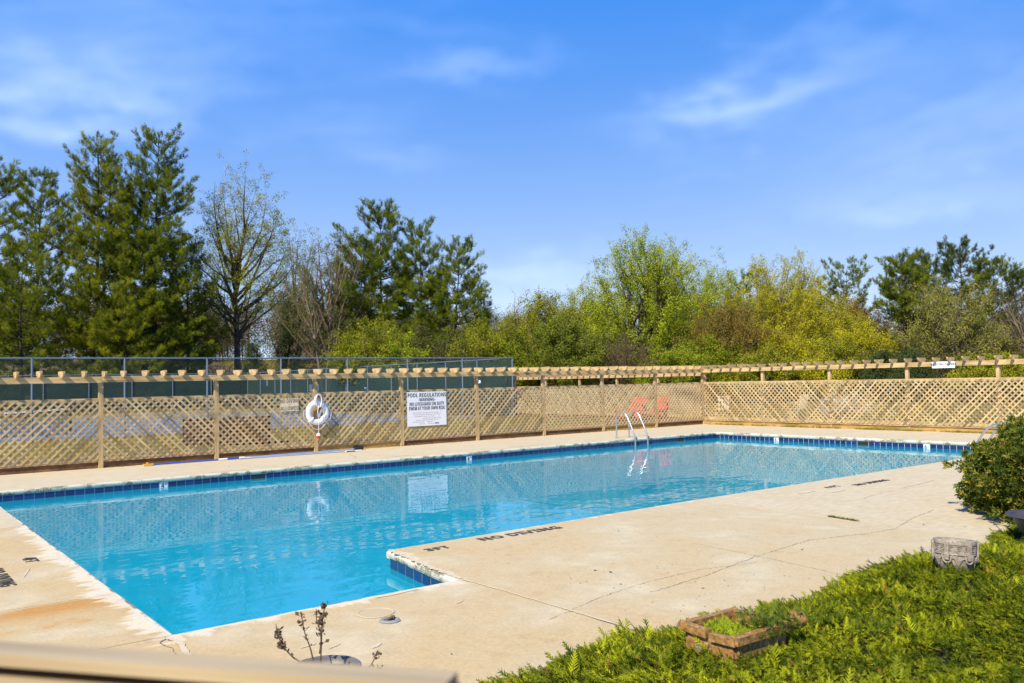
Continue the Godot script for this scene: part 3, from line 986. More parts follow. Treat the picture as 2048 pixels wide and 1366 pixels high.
func build_signs() -> void:
	rng.seed = 15
	var s := thing("pool_regulations_sign", "large white POOL REGULATIONS sign with black lettering on the long fence", "sign", Vector3(12.245, 0.955, -19.575))
	plate(s, "panel", 1.23, 0.91, M.sign_white)
	var z := 0.0045
	text(s, "POOL REGULATIONS", 0.105, Transform3D(Basis.IDENTITY, Vector3(0.0, 0.365, z)), M.letter, "lettering", 0.86)
	text(s, "-WARNING-", 0.085, Transform3D(Basis.IDENTITY, Vector3(0.0, 0.245, z)), M.letter, "lettering", 0.82)
	text(s, "NO LIFEGUARD ON DUTY", 0.092, Transform3D(Basis.IDENTITY, Vector3(0.0, 0.13, z)), M.letter, "lettering", 0.72)
	text(s, "SWIM AT YOUR OWN RISK", 0.092, Transform3D(Basis.IDENTITY, Vector3(0.0, 0.015, z)), M.letter, "lettering", 0.72)
	# seven lines of small print that no one could read from here
	var fine := MB.new()
	for k in 7:
		var y := -0.105 - k * 0.049
		var half: float = [0.44, 0.42, 0.40, 0.44, 0.36, 0.46, 0.25][k]
		var x := -half
		while x < half:
			var wl := rf(0.03, 0.11)
			if rng.randf() < 0.86:
				var q := x
				while q < minf(x + wl, half):
					fine.box(Vector3(q, y + rf(-0.003, 0.003), z - 0.001), Vector3(rf(0.006, 0.012), rf(0.018, 0.030), 0.001))
					q += rf(0.012, 0.018)
			x += wl + 0.02
	put("small_print", fine.done(), M.letter_faint, s)
	var blot := MB.new()
	blot.box(Vector3(0.31, -0.395, z), Vector3(0.12, 0.026, 0.0015), Basis(Vector3(0, 0, 1), -0.05))
	put("black_mark", blot.done(), M.letter, s)

	var d := thing("no_diving_sign", "small weathered cream NO DIVING ALLOWED board beside the ring buoy", "sign", Vector3(8.36, 1.19, -19.575))
	d.rotation.z = 0.02
	plate(d, "panel", 0.455, 0.305, M.sign_cream, 0.010)
	text(d, "NO DIVING", 0.092, Transform3D(Basis.IDENTITY, Vector3(0, 0.09, 0.006)), M.letter_brown, "lettering", 0.72)
	text(d, "OR", 0.035, Transform3D(Basis.IDENTITY, Vector3(0, 0.005, 0.006)), M.letter_faint, "lettering", 0.9)
	text(d, "ALLOWED", 0.092, Transform3D(Basis.IDENTITY, Vector3(0, -0.085, 0.006)), M.letter_brown, "lettering", 0.78)

	var e := thing("no_diving_sign", "narrow white NO DIVING ALLOWED sign on the right-hand pergola beam", "sign", Vector3(23.635, 1.835, -11.23), -PI / 2.0)
	plate(e, "panel", 0.62, 0.17, M.white)
	text(e, "NO DIVING ALLOWED", 0.062, Transform3D(Basis.IDENTITY, Vector3(0, 0.015, 0.0045)), M.letter, "lettering", 0.78)

	# ring buoy
	var r := thing("ring_buoy", "white ring buoy hanging on a fence post", "life ring", Vector3(9.035, 0.975, -19.49))
	var ring := MB.new()
	var pr := PackedVector2Array()
	for k in 17:
		var a := TAU * k / 16.0
		pr.append(Vector2(0.234 + 0.069 * cos(a), 0.048 * sin(a)))
	var up := Transform3D(Basis(Vector3(1, 0, 0), Vector3(0, 0, 1), Vector3(0, -1, 0)), Vector3.ZERO)
	ring.lathe(pr, 48, up, 0.01)
	put("ring", ring.done(), M.white, r)
	for k in 4:
		var a := PI / 4.0 + PI / 2.0 * k
		var bd := MB.new()
		var pts := PackedVector3Array()
		var rad := PackedFloat32Array()
		for j in 17:
			var b := TAU * j / 16.0
			pts.append(Vector3(cos(a) * (0.232 + 0.080 * cos(b)), sin(a) * (0.232 + 0.080 * cos(b)), 0.054 * sin(b)))
			rad.append(0.012)
		bd.tube(pts, rad, 5)
		put("band", bd.done(), mat(0.70, 0.70, 0.72, 0.8), r)
	# grab line looping between the bands
	for k in 4:
		var gl := MB.new()
		var pts := PackedVector3Array()
		var rad := PackedFloat32Array()
		for j in 13:
			var u := j / 12.0
			var a := PI / 4.0 + PI / 2.0 * (k + u)
			var rr := 0.312 + 0.05 * sin(u * PI) * (1.0 if sin(a) < 0.2 else 0.25)
			pts.append(Vector3(cos(a) * rr, sin(a) * rr - 0.05 * sin(u * PI) * (1.0 if sin(a) < 0 else 0.0), 0.02))
			rad.append(0.006)
		gl.tube(pts, rad, 5)
		put("grab_line", gl.done(), M.rope, r)

	var c := thing("throw_rope", "coiled white throw rope above the ring buoy with a red and white float below", "rope", Vector3(9.05, 1.27, -19.46))
	var coil := MB.new()
	for k in 9:
		var pts := PackedVector3Array()
		var rad := PackedFloat32Array()
		var ax := rf(0.075, 0.105)
		var ay := rf(0.13, 0.165)
		var ox := rf(-0.02, 0.02)
		for j in 25:
			var a := TAU * j / 24.0
			pts.append(Vector3(ox + ax * sin(a), 0.0 + ay * cos(a) + rf(-0.004, 0.004), 0.012 * k - 0.03 + rf(-0.004, 0.004)))
			rad.append(0.0075)
		coil.tube(pts, rad, 5)
	var pts2 := PackedVector3Array()
	var rad2 := PackedFloat32Array()
	for j in 21:
		var a := TAU * j / 20.0
		pts2.append(Vector3(0.06 + 0.055 * sin(a) * (1.0 - 0.4 * cos(a)), -0.34 + 0.12 * cos(a), 0.075))
		rad2.append(0.0065)
	coil.tube(pts2, rad2, 5)
	put("coil", coil.done(), M.rope, c)
	var ln := MB.new()
	ln.tube(PackedVector3Array([Vector3(-0.01, -0.12, 0.06), Vector3(-0.06, -0.25, 0.09), Vector3(-0.03, -0.5, 0.085), Vector3(-0.03, -0.80, 0.06)]), PackedFloat32Array([0.012, 0.008, 0.007, 0.007]), 6)
	put("line", ln.done(), M.rope, c)
	var fl := MB.new()
	fl.lathe(PackedVector2Array([Vector2(0.006, 0.055), Vector2(0.028, 0.048), Vector2(0.045, 0.02), Vector2(0.050, -0.005)]), 16, Transform3D(Basis.IDENTITY, Vector3(-0.03, -0.845, 0.055)))
	put("float_top", fl.done(), M.white, c)
	var fb := MB.new()
	fb.lathe(PackedVector2Array([Vector2(0.050, -0.005), Vector2(0.047, -0.03), Vector2(0.034, -0.06), Vector2(0.006, -0.085)]), 16, Transform3D(Basis.IDENTITY, Vector3(-0.03, -0.845, 0.055)))
	put("float_bottom", fb.done(), M.red, c)

	# small fittings on the pergola
	var g := thing("thermometer", "small grey gadget hanging under the pergola beam left of the ring buoy", "gadget", Vector3(7.79, 1.74, -19.55))
	var gm := MB.new()
	gm.box(Vector3(0, -0.03, 0), Vector3(0.035, 0.11, 0.03))
	put("body", gm.done(), mat(0.35, 0.36, 0.38, 0.4, 0.5), g)
	var gh := MB.new()
	gh.tube(PackedVector3Array([Vector3(0, 0.02, 0), Vector3(0, 0.09, 0.0)]), PackedFloat32Array([0.006, 0.006]), 6)
	put("hook", gh.done(), M.steel, g)
	var j := thing("junction_box", "pale grey metal plate behind the post above the ring buoy", "electrical box", Vector3(9.055, 1.585, -19.70))
	plate(j, "plate", 0.235, 0.17, mat(0.42, 0.44, 0.45, 0.5, 0.2), 0.05)
	var scr := MB.new()
	scr.box(Vector3(0.08, 0.03, 0.026), Vector3(0.02, 0.02, 0.004))
	put("screw", scr.done(), M.steel, j)
	var lp := thing("floodlight", "tiny white lamp fitting on the post right of the regulations sign", "light fitting", Vector3(13.96, 1.64, -19.53))
	var lm := MB.new()
	lm.lathe(PackedVector2Array([Vector2(0.0, 0.05), Vector2(0.03, 0.045), Vector2(0.045, 0.0), Vector2(0.035, -0.04), Vector2(0.0, -0.045)]), 14)
	put("housing", lm.done(), M.white, lp)
	var la := MB.new()
	la.box(Vector3(-0.03, 0.0, -0.03), Vector3(0.05, 0.03, 0.04))
	put("bracket", la.done(), M.steel, lp)
	var stub := thing("pipe_stub", "short white capped pipe standing up behind the lattice, right of the ring buoy", "pipe", Vector3(10.5, 0, -19.75))
	var st := MB.new()
	st.tube(PackedVector3Array([Vector3(0, 0, 0), Vector3(0, 1.52, 0)]), PackedFloat32Array([0.02, 0.02]), 10, true)
	put("pipe", st.done(), M.post, stub)
	var sc := MB.new()
	sc.tube(PackedVector3Array([Vector3(0, 1.52, 0), Vector3(0, 1.57, 0)]), PackedFloat32Array([0.03, 0.028]), 10, true)
	put("cap", sc.done(), M.white, stub)

# ------------------------------------------------------------------ poolside things
func bend(pts: Array, r: float, sides := 10) -> ArrayMesh:
	var cv := Curve3D.new()
	cv.bake_interval = 0.04
	for k in pts.size():
		var p: Vector3 = pts[k]
		var t := Vector3.ZERO
		if k > 0 and k < pts.size() - 1:
			t = (pts[k + 1] - pts[k - 1]) * 0.17
		cv.add_point(p, -t, t)
	var bp := cv.get_baked_points()
	var rr := PackedFloat32Array()
	rr.resize(bp.size())
	rr.fill(r)
	var mb := MB.new()
	mb.tube(bp, rr, sides, true)
	return mb.done()

func ladder(label: String, at: Vector3, turn: float, tall := 1.0) -> void:
	# own +z runs from the deck out over the water; origin on the pool's edge
	var o := thing("pool_ladder", label, "pool ladder", at, turn)
	o.scale.y = tall
	for s in [-1.0, 1.0]:
		var x: float = s * 0.245
		put("handrail", bend([Vector3(x, 0.0, -0.50), Vector3(x, 0.30, -0.50), Vector3(x, 0.56, -0.48), Vector3(x, 0.68, -0.42), Vector3(x, 0.735, -0.31), Vector3(x, 0.715, -0.20), Vector3(x, 0.60, -0.08), Vector3(x, 0.32, 0.08), Vector3(x, 0.12, 0.17), Vector3(x, -0.02, 0.20), Vector3(x, -0.4, 0.20), Vector3(x, -1.1, 0.20)], 0.0225, 12), M.chrome, o)
		var fl := MB.new()
		fl.lathe(PackedVector2Array([Vector2(0.022, 0.03), Vector2(0.035, 0.024), Vector2(0.052, 0.004)]), 16, Transform3D(Basis.IDENTITY, Vector3(x, 0, -0.50)))
		put("flange", fl.done(), M.chrome, o)
	for k in 3:
		var tr := MB.new()
		tr.box(Vector3(0, -0.32 - 0.29 * k, 0.19), Vector3(0.47, 0.025, 0.085))
		put("tread", tr.done(), mat(0.65, 0.66, 0.68, 0.5), o)

func build_poolside() -> void:
	rng.seed = 25
	ladder("chrome pool ladder on the far edge in front of the orange chairs", Vector3(17.05, 0, POOL_F), 0.0)
	ladder("chrome pool ladder on the near edge, half hidden by the hedge", Vector3(17.72, 0, POOL_N), PI, 0.82)
	# two long poles lying by the fence
	var p1 := thing("skimmer_pole", "long blue telescopic pole with a yellow tip lying along the fence foot", "pole", Vector3(5.0, 0, -19.29))
	var m1 := MB.new()
	m1.tube(PackedVector3Array([Vector3(0.12, 0.022, 0), Vector3(1.55, 0.022, -0.02)]), PackedFloat32Array([0.017, 0.017]), 10, true)
	m1.tube(PackedVector3Array([Vector3(1.75, 0.024, -0.02), Vector3(2.05, 0.024, -0.03)]), PackedFloat32Array([0.024, 0.024]), 10, true)
	put("shaft", m1.done(), M.blue_pole, p1)
	var m1b := MB.new()
	m1b.tube(PackedVector3Array([Vector3(1.55, 0.023, -0.02), Vector3(1.75, 0.023, -0.02)]), PackedFloat32Array([0.022, 0.022]), 10, true)
	put("sleeve", m1b.done(), M.white, p1)
	var m1c := MB.new()
	m1c.box(Vector3(0.05, 0.028, 0), Vector3(0.20, 0.03, 0.09))
	m1c.box(Vector3(0.03, 0.05, -0.02), Vector3(0.04, 0.05, 0.03))
	put("tip", m1c.done(), M.yellow, p1)
	var m1d := MB.new()
	m1d.tube(PackedVector3Array([Vector3(2.05, 0.024, -0.03), Vector3(5.0, 0.03, -0.12)]), PackedFloat32Array([0.016, 0.016]), 10, true)
	put("inner_tube", m1d.done(), M.blue_pale, p1)
	var b1 := MB.new()
	b1.box(Vector3(5.10, 0.055, -0.13), Vector3(0.24, 0.11, 0.10))
	b1.box(Vector3(5.04, 0.10, -0.13), Vector3(0.08, 0.06, 0.06))
	put("brush", b1.done(), M.black, p1)
	var p2 := thing("skimmer_pole", "pale blue pole with a white scraper head lying nearer the water", "pole", Vector3(7.0, 0, -19.12))
	var m2 := MB.new()
	m2.tube(PackedVector3Array([Vector3(0.0, 0.018, -0.1), Vector3(2.55, 0.018, 0.06)]), PackedFloat32Array([0.014, 0.014]), 10, true)
	put("shaft", m2.done(), M.blue_pale, p2)
	var m2b := MB.new()
	m2b.box(Vector3(2.78, 0.02, 0.07), Vector3(0.42, 0.025, 0.07))
	put("scraper", m2b.done(), M.white, p2)
	var m2c := MB.new()
	m2c.box(Vector3(2.68, 0.014, 0.11), Vector3(0.22, 0.022, 0.03))
	put("bristles", m2c.done(), M.black, p2)
	var p3 := thing("hose_fitting", "cream plastic fitting on the deck where the two poles cross", "fitting", Vector3(7.03, 0, -19.26))
	var m3 := MB.new()
	m3.tube(PackedVector3Array([Vector3(-0.02, 0.03, 0), Vector3(0.10, 0.03, 0.02)]), PackedFloat32Array([0.03, 0.026]), 10, true)
	m3.tube(PackedVector3Array([Vector3(0.10, 0.03, 0.02), Vector3(0.22, 0.024, 0.05)]), PackedFloat32Array([0.018, 0.016]), 10, true)
	put("fitting", m3.done(), mat(0.62, 0.55, 0.40, 0.6), p3)

	# drain ring and a cemented-over lid
	var dr := thing("deck_drain", "small grey ring drain with a leaf caught in it on the near deck", "drain", Vector3(2.965, 0.0, -5.27))
	var dm := MB.new()
	dm.lathe(PackedVector2Array([Vector2(0.078, 0.004), Vector2(0.066, 0.014), Vector2(0.046, 0.015), Vector2(0.040, 0.005)]), 9)
	put("ring", dm.done(), mat(0.24, 0.24, 0.22, 0.8), dr)
	var dm2 := MB.new()
	dm2.lathe(PackedVector2Array([Vector2(0.041, 0.006), Vector2(0.0, 0.005)]), 12)
	put("hole", dm2.done(), M.black, dr)
	var dm3 := MB.new()
	dm3.box(Vector3(0.0, 0.018, 0.0), Vector3(0.075, 0.012, 0.028), Basis(Vector3.UP, 0.3) * Basis(Vector3(0, 0, 1), 0.15))
	dm3.box(Vector3(0.028, 0.024, -0.004), Vector3(0.03, 0.014, 0.02), Basis(Vector3.UP, 0.9))
	put("dry_leaf", dm3.done(), mat(0.14, 0.085, 0.035, 0.9), dr)
	var sk := thing("mortar_patch", "faint round mortar patch in the near deck behind the drain", "patch", Vector3(2.99, 0.0, -5.52))
	var sm := MB.new()
	sm.lathe(PackedVector2Array([Vector2(0.120, 0.003), Vector2(0.112, 0.005), Vector2(0.0, 0.005)]), 28)
	put("disc", sm.done(), mat(0.47, 0.36, 0.205, 0.9), sk)
	var sm2 := MB.new()
	sm2.lathe(PackedVector2Array([Vector2(0.138, 0.003), Vector2(0.132, 0.007), Vector2(0.122, 0.007), Vector2(0.118, 0.003)]), 28, Transform3D.IDENTITY, 0.03)
	put("mortar_rim", sm2.done(), mat(0.49, 0.385, 0.22, 0.9), sk)

	# two adirondack chairs behind the fence
	for k in 2:
		var c := thing("adirondack_chair", ["orange red slatted garden chair behind the lattice, left one of two", "orange red slatted garden chair behind the lattice, right one of two"][k], "chair", [Vector3(20.95, -0.05, -20.45), Vector3(22.05, -0.05, -20.35)][k], [-1.45, -1.35][k], "orange chairs behind the fence")
		c.scale = Vector3(1.15, 1.1, 1.15)
		for j in 5:
			var sl := MB.new()
			sl.box(Vector3(-0.22 + 0.11 * j, 0.62, -0.26 - 0.0), Vector3(0.095, 0.78 - 0.05 * absf(j - 2.0), 0.02), Basis(Vector3.RIGHT, -0.42))
			put("back_slat", sl.done(), M.orange, c)
		for j in 5:
			var sl := MB.new()
			sl.box(Vector3(0, 0.31 + 0.022 * j, -0.08 + 0.11 * j), Vector3(0.54, 0.02, 0.095), Basis(Vector3.RIGHT, -0.2))
			put("seat_slat", sl.done(), M.orange, c)
		for s in [-1.0, 1.0]:
			var ar := MB.new()
			ar.box(Vector3(s * 0.33, 0.56, 0.08), Vector3(0.13, 0.022, 0.72))
			put("arm", ar.done(), M.orange, c)
			var lg := MB.new()
			lg.box(Vector3(s * 0.31, 0.275, 0.36), Vector3(0.03, 0.55, 0.10))
			put("leg", lg.done(), M.orange, c)
			var bl := MB.new()
			bl.box(Vector3(s * 0.29, 0.20, -0.02), Vector3(0.03, 0.11, 0.86), Basis(Vector3.RIGHT, -0.30))
			put("leg", bl.done(), M.orange, c)

	# pale things in the yard beyond the right fence
	for k in 2:
		var c := thing("garden_chair", ["cream garden chair behind the right fence, near the corner", "cream garden chair behind the right fence, beside the white blossom"][k], "chair", [Vector3(27.2, -0.05, -21.6), Vector3(28.4, -0.05, -19.0)][k], [-1.1, -1.9][k], "cream garden chairs beyond the right fence")
		var st := MB.new()
		st.box(Vector3(0, 0.42, 0), Vector3(0.50, 0.03, 0.46))
		put("seat", st.done(), M.cream, c)
		for j in 4:
			var sl := MB.new()
			sl.box(Vector3(-0.18 + 0.12 * j, 0.66, -0.25), Vector3(0.08, 0.48, 0.02), Basis(Vector3.RIGHT, -0.2))
			put("back_slat", sl.done(), M.cream, c)
		var tp := MB.new()
		tp.box(Vector3(0, 0.90, -0.30), Vector3(0.50, 0.07, 0.025), Basis(Vector3.RIGHT, -0.2))
		put("top_bar", tp.done(), M.cream, c)
		for s in [-1.0, 1.0]:
			for u in [-1.0, 1.0]:
				var lg := MB.new()
				lg.box(Vector3(s * 0.23, 0.21, u * 0.20), Vector3(0.04, 0.42, 0.04))
				put("leg", lg.done(), M.cream, c)
			var ar := MB.new()
			ar.box(Vector3(s * 0.27, 0.64, 0.0), Vector3(0.05, 0.025, 0.46))
			put("arm", ar.done(), M.cream, c)
	# dark wooden box on the grass before the tennis fence
	var bx := thing("storage_box", "low dark brown slatted wooden box on the grass before the tennis fence", "storage box", Vector3(9.2, -0.12, -26.3), -0.55)
	for s in [-1.0, 0.0, 1.0]:
		var ps := MB.new()
		ps.box(Vector3(s * 1.2, 0.40, 0.0), Vector3(0.09, 0.80, 0.62))
		put("upright", ps.done(), M.darkwood, bx)
	for k in 6:
		for u in [-1.0, 1.0]:
			var sl := MB.new()
			sl.box(Vector3(0, 0.10 + 0.125 * k, u * 0.33), Vector3(2.5, 0.105, 0.022))
			put("plank", sl.done(), M.darkwood, bx)
	var ld := MB.new()
	ld.box(Vector3(0, 0.83, 0), Vector3(2.6, 0.04, 0.74))
	put("lid", ld.done(), M.darkwood, bx)

# ------------------------------------------------------------------ pots and planters
func build_planters() -> void:
	rng.seed = 35
	var stone := mat(0.40, 0.36, 0.30, 0.9)
	var si := Image.create_empty(256, 256, false, Image.FORMAT_RGB8)
	var sn := noise(81, 0.03, 5)
	for y in 256:
		for x in 256:
			var g := clampf(0.85 + 0.28 * sn.get_noise_2d(x, y), 0.0, 1.0)
			si.set_pixel(x, y, Color(g, g * 0.98, g * 0.95))
	stone.albedo_texture = ImageTexture.create_from_image(si)
	stone.uv1_triplanar = true
	stone.uv1_scale = Vector3(3, 3, 3)
	stone.heightmap_enabled = true
	stone.heightmap_texture = stone.albedo_texture
	stone.heightmap_scale = 0.3
	var u := thing("stone_urn", "grey cast stone urn with Greek key band and grapes, set in the juniper", "urn", Vector3(6.98, 0.035, -3.30), 0.06)
	u.rotation.z = -0.10
	u.scale = Vector3(0.83, 0.92, 0.83)
	var R := 0.188
	var bowl := MB.new()
	bowl.lathe(PackedVector2Array([Vector2(0.07, 0.0), Vector2(0.115, 0.015), Vector2(0.150, 0.045), Vector2(0.172, 0.085), Vector2(0.180, 0.125), Vector2(0.178, 0.160), Vector2(0.178, 0.160), Vector2(0.186, 0.163), Vector2(0.189, 0.170), Vector2(0.186, 0.177), Vector2(0.180, 0.180), Vector2(0.180, 0.180), Vector2(0.180, 0.243), Vector2(0.180, 0.243), Vector2(0.187, 0.246), Vector2(0.191, 0.256), Vector2(0.190, 0.282), Vector2(0.184, 0.288), Vector2(0.184, 0.288), Vector2(0.150, 0.286), Vector2(0.150, 0.286), Vector2(0.146, 0.22), Vector2(0.0, 0.22)]), 48)
	put("bowl", bowl.done(), stone, u)
	# Greek key relief
	var key := MB.new()
	var unit := TAU / 16.0
	for k in 16:
		var a0 := unit * k
		for seg in [[0.08, 0.92, 0.236, 0.243], [0.08, 0.18, 0.187, 0.243], [0.08, 0.92, 0.182, 0.189], [0.78, 0.92, 0.196, 0.236], [0.36, 0.92, 0.222, 0.229], [0.36, 0.48, 0.202, 0.229], [0.36, 0.66, 0.202, 0.209]]:
			for j in 2:
				var b0: float = a0 + unit * lerpf(seg[0], seg[1], j / 2.0)
				var b1: float = a0 + unit * lerpf(seg[0], seg[1], (j + 1) / 2.0)
				var mid := (b0 + b1) / 2.0
				var wd := R * (b1 - b0)
				key.box(Vector3(cos(mid) * 0.183, (seg[2] + seg[3]) / 2.0, sin(mid) * 0.183), Vector3(0.012, seg[3] - seg[2], wd), Basis(Vector3.UP, -mid))
	put("key_band", key.done(), stone, u)
	# straps with rings, and grapes between them
	for k in 6:
		var a := TAU * k / 6.0 + 1.02
		var rot := Basis(Vector3.UP, -a)
		var stp := MB.new()
		stp.prism(PackedVector2Array([Vector2(-0.021, 0.125), Vector2(0.021, 0.125), Vector2(0.017, 0.27), Vector2(-0.017, 0.27)]), 0.0, 0.022, Transform3D(rot * Basis(Vector3.UP, PI / 2.0), rot * Vector3(0.182, 0, 0)))
		put("strap", stp.done(), stone, u)
		var rg := MB.new()
		var pts := PackedVector3Array()
		var rad := PackedFloat32Array()
		for j in 15:
			var b := -0.6 + (PI + 1.2) * j / 14.0
			pts.append(rot * Vector3(0.192, 0.135 - 0.036 * sin(b), 0.036 * cos(b)))
			rad.append(0.0085)
		rg.tube(pts, rad, 7)
		put("strap_ring", rg.done(), stone, u)
		var am := a + TAU / 12.0
		var rm := Basis(Vector3.UP, -am)
		var gp := MB.new()
		for row in 5:
			for j in 5 - row:
				var p := Vector3(0.185 - 0.003 * row, 0.125 - 0.0125 * row, (j - (4 - row) / 2.0) * 0.0135)
				gp.lathe(PackedVector2Array([Vector2(0.0001, 0.0085), Vector2(0.006, 0.006), Vector2(0.0085, 0.0), Vector2(0.006, -0.006), Vector2(0.0001, -0.0085)]), 7, Transform3D(Basis.IDENTITY, rm * p))
		for s in [-1.0, 1.0]:
			for j in 4:
				gp.box(rm * Vector3(0.184, 0.135 + 0.006 * j, s * (0.022 + 0.012 * j)), Vector3(0.010, 0.012, 0.024), rm * Basis(Vector3.RIGHT, s * (0.5 + 0.25 * j)))
		put("grapes", gp.done(), stone, u)

	# square box planter with a broken edge
	var rusty := mat(0.24, 0.15, 0.062, 0.9)
	var ri := Image.create_empty(256, 256, false, Image.FORMAT_RGB8)
	var rn := noise(91, 0.02, 5)
	var rn2 := noise(92, 0.05, 4)
	for y in 256:
		for x in 256:
			var q := clampf(0.5 + 0.9 * rn.get_noise_2d(x, y), 0.0, 1.0)
			var g := 0.9 + 0.35 * rn2.get_noise_2d(x, y)
			var c := Color(0.56, 0.385, 0.16).lerp(Color(0.67, 0.54, 0.34), q)
			ri.set_pixel(x, y, Color(c.r * g, c.g * g, c.b * g))
	rusty.albedo_color = Color.WHITE
	rusty.albedo_texture = ImageTexture.create_from_image(ri)
	rusty.uv1_triplanar = true
	rusty.uv1_scale = Vector3(2.2, 2.2, 2.2)
	var b := thing("box_planter", "square rust brown planter with broken rim, half sunk in the juniper", "planter", Vector3(3.95, -0.026, -3.10), -0.03)
	var hw := 0.225
	var hd := 0.20
	var wall := 0.03
	for k in 4:
		var wb := MB.new()
		var al_x := k < 2
		var s := 1.0 if k % 2 else -1.0
		var c := Vector3(0, 0.13, s * (hd - 0.025)) if al_x else Vector3(s * (hw - 0.025), 0.13, 0)
		wb.box(c, Vector3(hw * 2 - 0.05, 0.26, wall) if al_x else Vector3(wall, 0.26, hd * 2 - 0.08))
		var w := put("side", wb.done(), rusty, b)
		var rb := MB.new()
		var rc := Vector3(0, 0.262, s * (hd - 0.012)) if al_x else Vector3(s * (hw - 0.012), 0.262, 0)
		if k == 2:
			# this rim is broken into two pieces
			rb.box(rc + Vector3(-0.004, 0, -0.105), Vector3(0.048, 0.042, 0.20), Basis(Vector3.RIGHT, 0.05))
			put("rim", rb.done(), rusty, w)
			rb = MB.new()
			rb.box(rc + Vector3(-0.002, -0.012, 0.105), Vector3(0.046, 0.040, 0.17), Basis(Vector3.RIGHT, -0.03))
			put("rim", rb.done(), rusty, w)
			continue
		rb.box(rc, Vector3(hw * 2 + 0.02, 0.042, 0.048) if al_x else Vector3(0.048, 0.0415, hd * 2 - 0.07))
		put("rim", rb.done(), rusty, w)
	var so := MB.new()
	so.box(Vector3(0, 0.16, 0), Vector3(hw * 2 - 0.08, 0.04, hd * 2 - 0.08))
	put("soil", so.done(), mat(0.05, 0.035, 0.02, 0.95), b)
	var med := MB.new()
	med.lathe(PackedVector2Array([Vector2(0.030, 0.0), Vector2(0.022, 0.008), Vector2(0.0001, 0.010)]), 20, Transform3D(Basis(Vector3(0, 1, 0), Vector3(-1, 0, 0), Vector3(0, 0, 1)), Vector3(-hw + 0.012, 0.165, -0.075)))
	put("medallion", med.done(), mat(0.26, 0.24, 0.20, 0.8), b)
	var rk := MB.new()
	rk.lathe(PackedVector2Array([Vector2(0.0001, 0.06), Vector2(0.035, 0.052), Vector2(0.058, 0.022), Vector2(0.052, -0.01), Vector2(0.02, -0.04)]), 9, Transform3D(Basis(Vector3.UP, 0.5), Vector3(4.25, 0.25, -2.90)), 0.12)
	var rock := put("rock", rk.done(), rusty)
	tag(rock, "rusty brown stone lying at the planter's right corner", "rock")

	# dark bowl at the frame's edge
	var dk := thing("bowl_planter", "dark grey plastic bowl planter under the hedge", "planter", Vector3(8.87, 0.035, -3.33))
	var dm := MB.new()
	dm.lathe(PackedVector2Array([Vector2(0.0, 0.0), Vector2(0.14, 0.0), Vector2(0.17, 0.012), Vector2(0.225, 0.10), Vector2(0.275, 0.215), Vector2(0.275, 0.215), Vector2(0.325, 0.228), Vector2(0.330, 0.240), Vector2(0.322, 0.250), Vector2(0.285, 0.244), Vector2(0.285, 0.244), Vector2(0.26, 0.19), Vector2(0.0, 0.18)]), 40)
	put("bowl", dm.done(), mat(0.055, 0.052, 0.058, 0.5), dk)
	var ds := MB.new()
	ds.lathe(PackedVector2Array([Vector2(0.255, 0.186), Vector2(0.12, 0.20), Vector2(0.0001, 0.205)]), 20)
	put("soil", ds.done(), mat(0.04, 0.03, 0.02, 0.95), dk)

	# pot with a dead plant in front
	var pt := thing("flower_pot", "round grey plastic pot with a dried-up plant behind the blurred rail", "flower pot", Vector3(1.80, 0, -3.82))
	var pm := MB.new()
	pm.lathe(PackedVector2Array([Vector2(0.0, 0.0), Vector2(0.105, 0.0), Vector2(0.112, 0.01), Vector2(0.152, 0.27), Vector2(0.152, 0.27), Vector2(0.166, 0.272), Vector2(0.169, 0.300), Vector2(0.162, 0.306), Vector2(0.152, 0.300), Vector2(0.152, 0.300), Vector2(0.146, 0.24), Vector2(0.0, 0.235)]), 40)
	put("pot", pm.done(), mat(0.135, 0.125, 0.122, 0.5), pt)
	var ps := MB.new()
	ps.lathe(PackedVector2Array([Vector2(0.148, 0.268), Vector2(0.07, 0.280), Vector2(0.0001, 0.283)]), 20)
	put("soil", ps.done(), mat(0.16, 0.14, 0.07, 0.95), pt)
	# direction that runs to the right in the picture, and to the left
	var rt := Vector3(0.79, 0, 0.61)
	var stems := [
		[Vector3(0, 0.25, -0.02) - rt * 0.02, [rt * -0.02 + Vector3(0, 0.40, 0), rt * -0.015 + Vector3(0, 0.50, 0), rt * 0.0 + Vector3(0, 0.60, 0)], 30],
		[Vector3(0, 0.36, -0.02) - rt * 0.02, [rt * -0.03 + Vector3(0, 0.45, 0.02), rt * -0.05 + Vector3(0, 0.53, 0.02), rt * -0.055 + Vector3(0, 0.58, 0.03)], 16],
		[Vector3(0, 0.30, 0) - rt * 0.05, [rt * -0.10 + Vector3(0, 0.32, 0), rt * -0.17 + Vector3(0, 0.36, 0.02), rt * -0.23 + Vector3(0, 0.44, 0.03), rt * -0.245 + Vector3(0, 0.50, 0.03)], 34],
		[Vector3(0, 0.28, 0) - rt * 0.05, [rt * -0.07 + Vector3(0, 0.38, 0), rt * -0.10 + Vector3(0, 0.47, 0.0), rt * -0.115 + Vector3(0, 0.56, 0.0)], 14],
		[Vector3(0, 0.27, 0.03) - rt * 0.06, [rt * -0.13 + Vector3(0, 0.30, 0.04), rt * -0.19 + Vector3(0, 0.33, 0.05)], 8],
		[Vector3(0, 0.27, 0.05) + rt * 0.10, [rt * 0.19 + Vector3(0, 0.30, 0.03), rt * 0.235 + Vector3(0, 0.37, 0.02)], 8],
		[Vector3(0, 0.27, 0.05) + rt * 0.12, [rt * 0.20 + Vector3(0, 0.28, 0.06), rt * 0.22 + Vector3(0, 0.32, 0.06)], 7],
	]
	var dead := mat(0.095, 0.060, 0.034, 0.9)
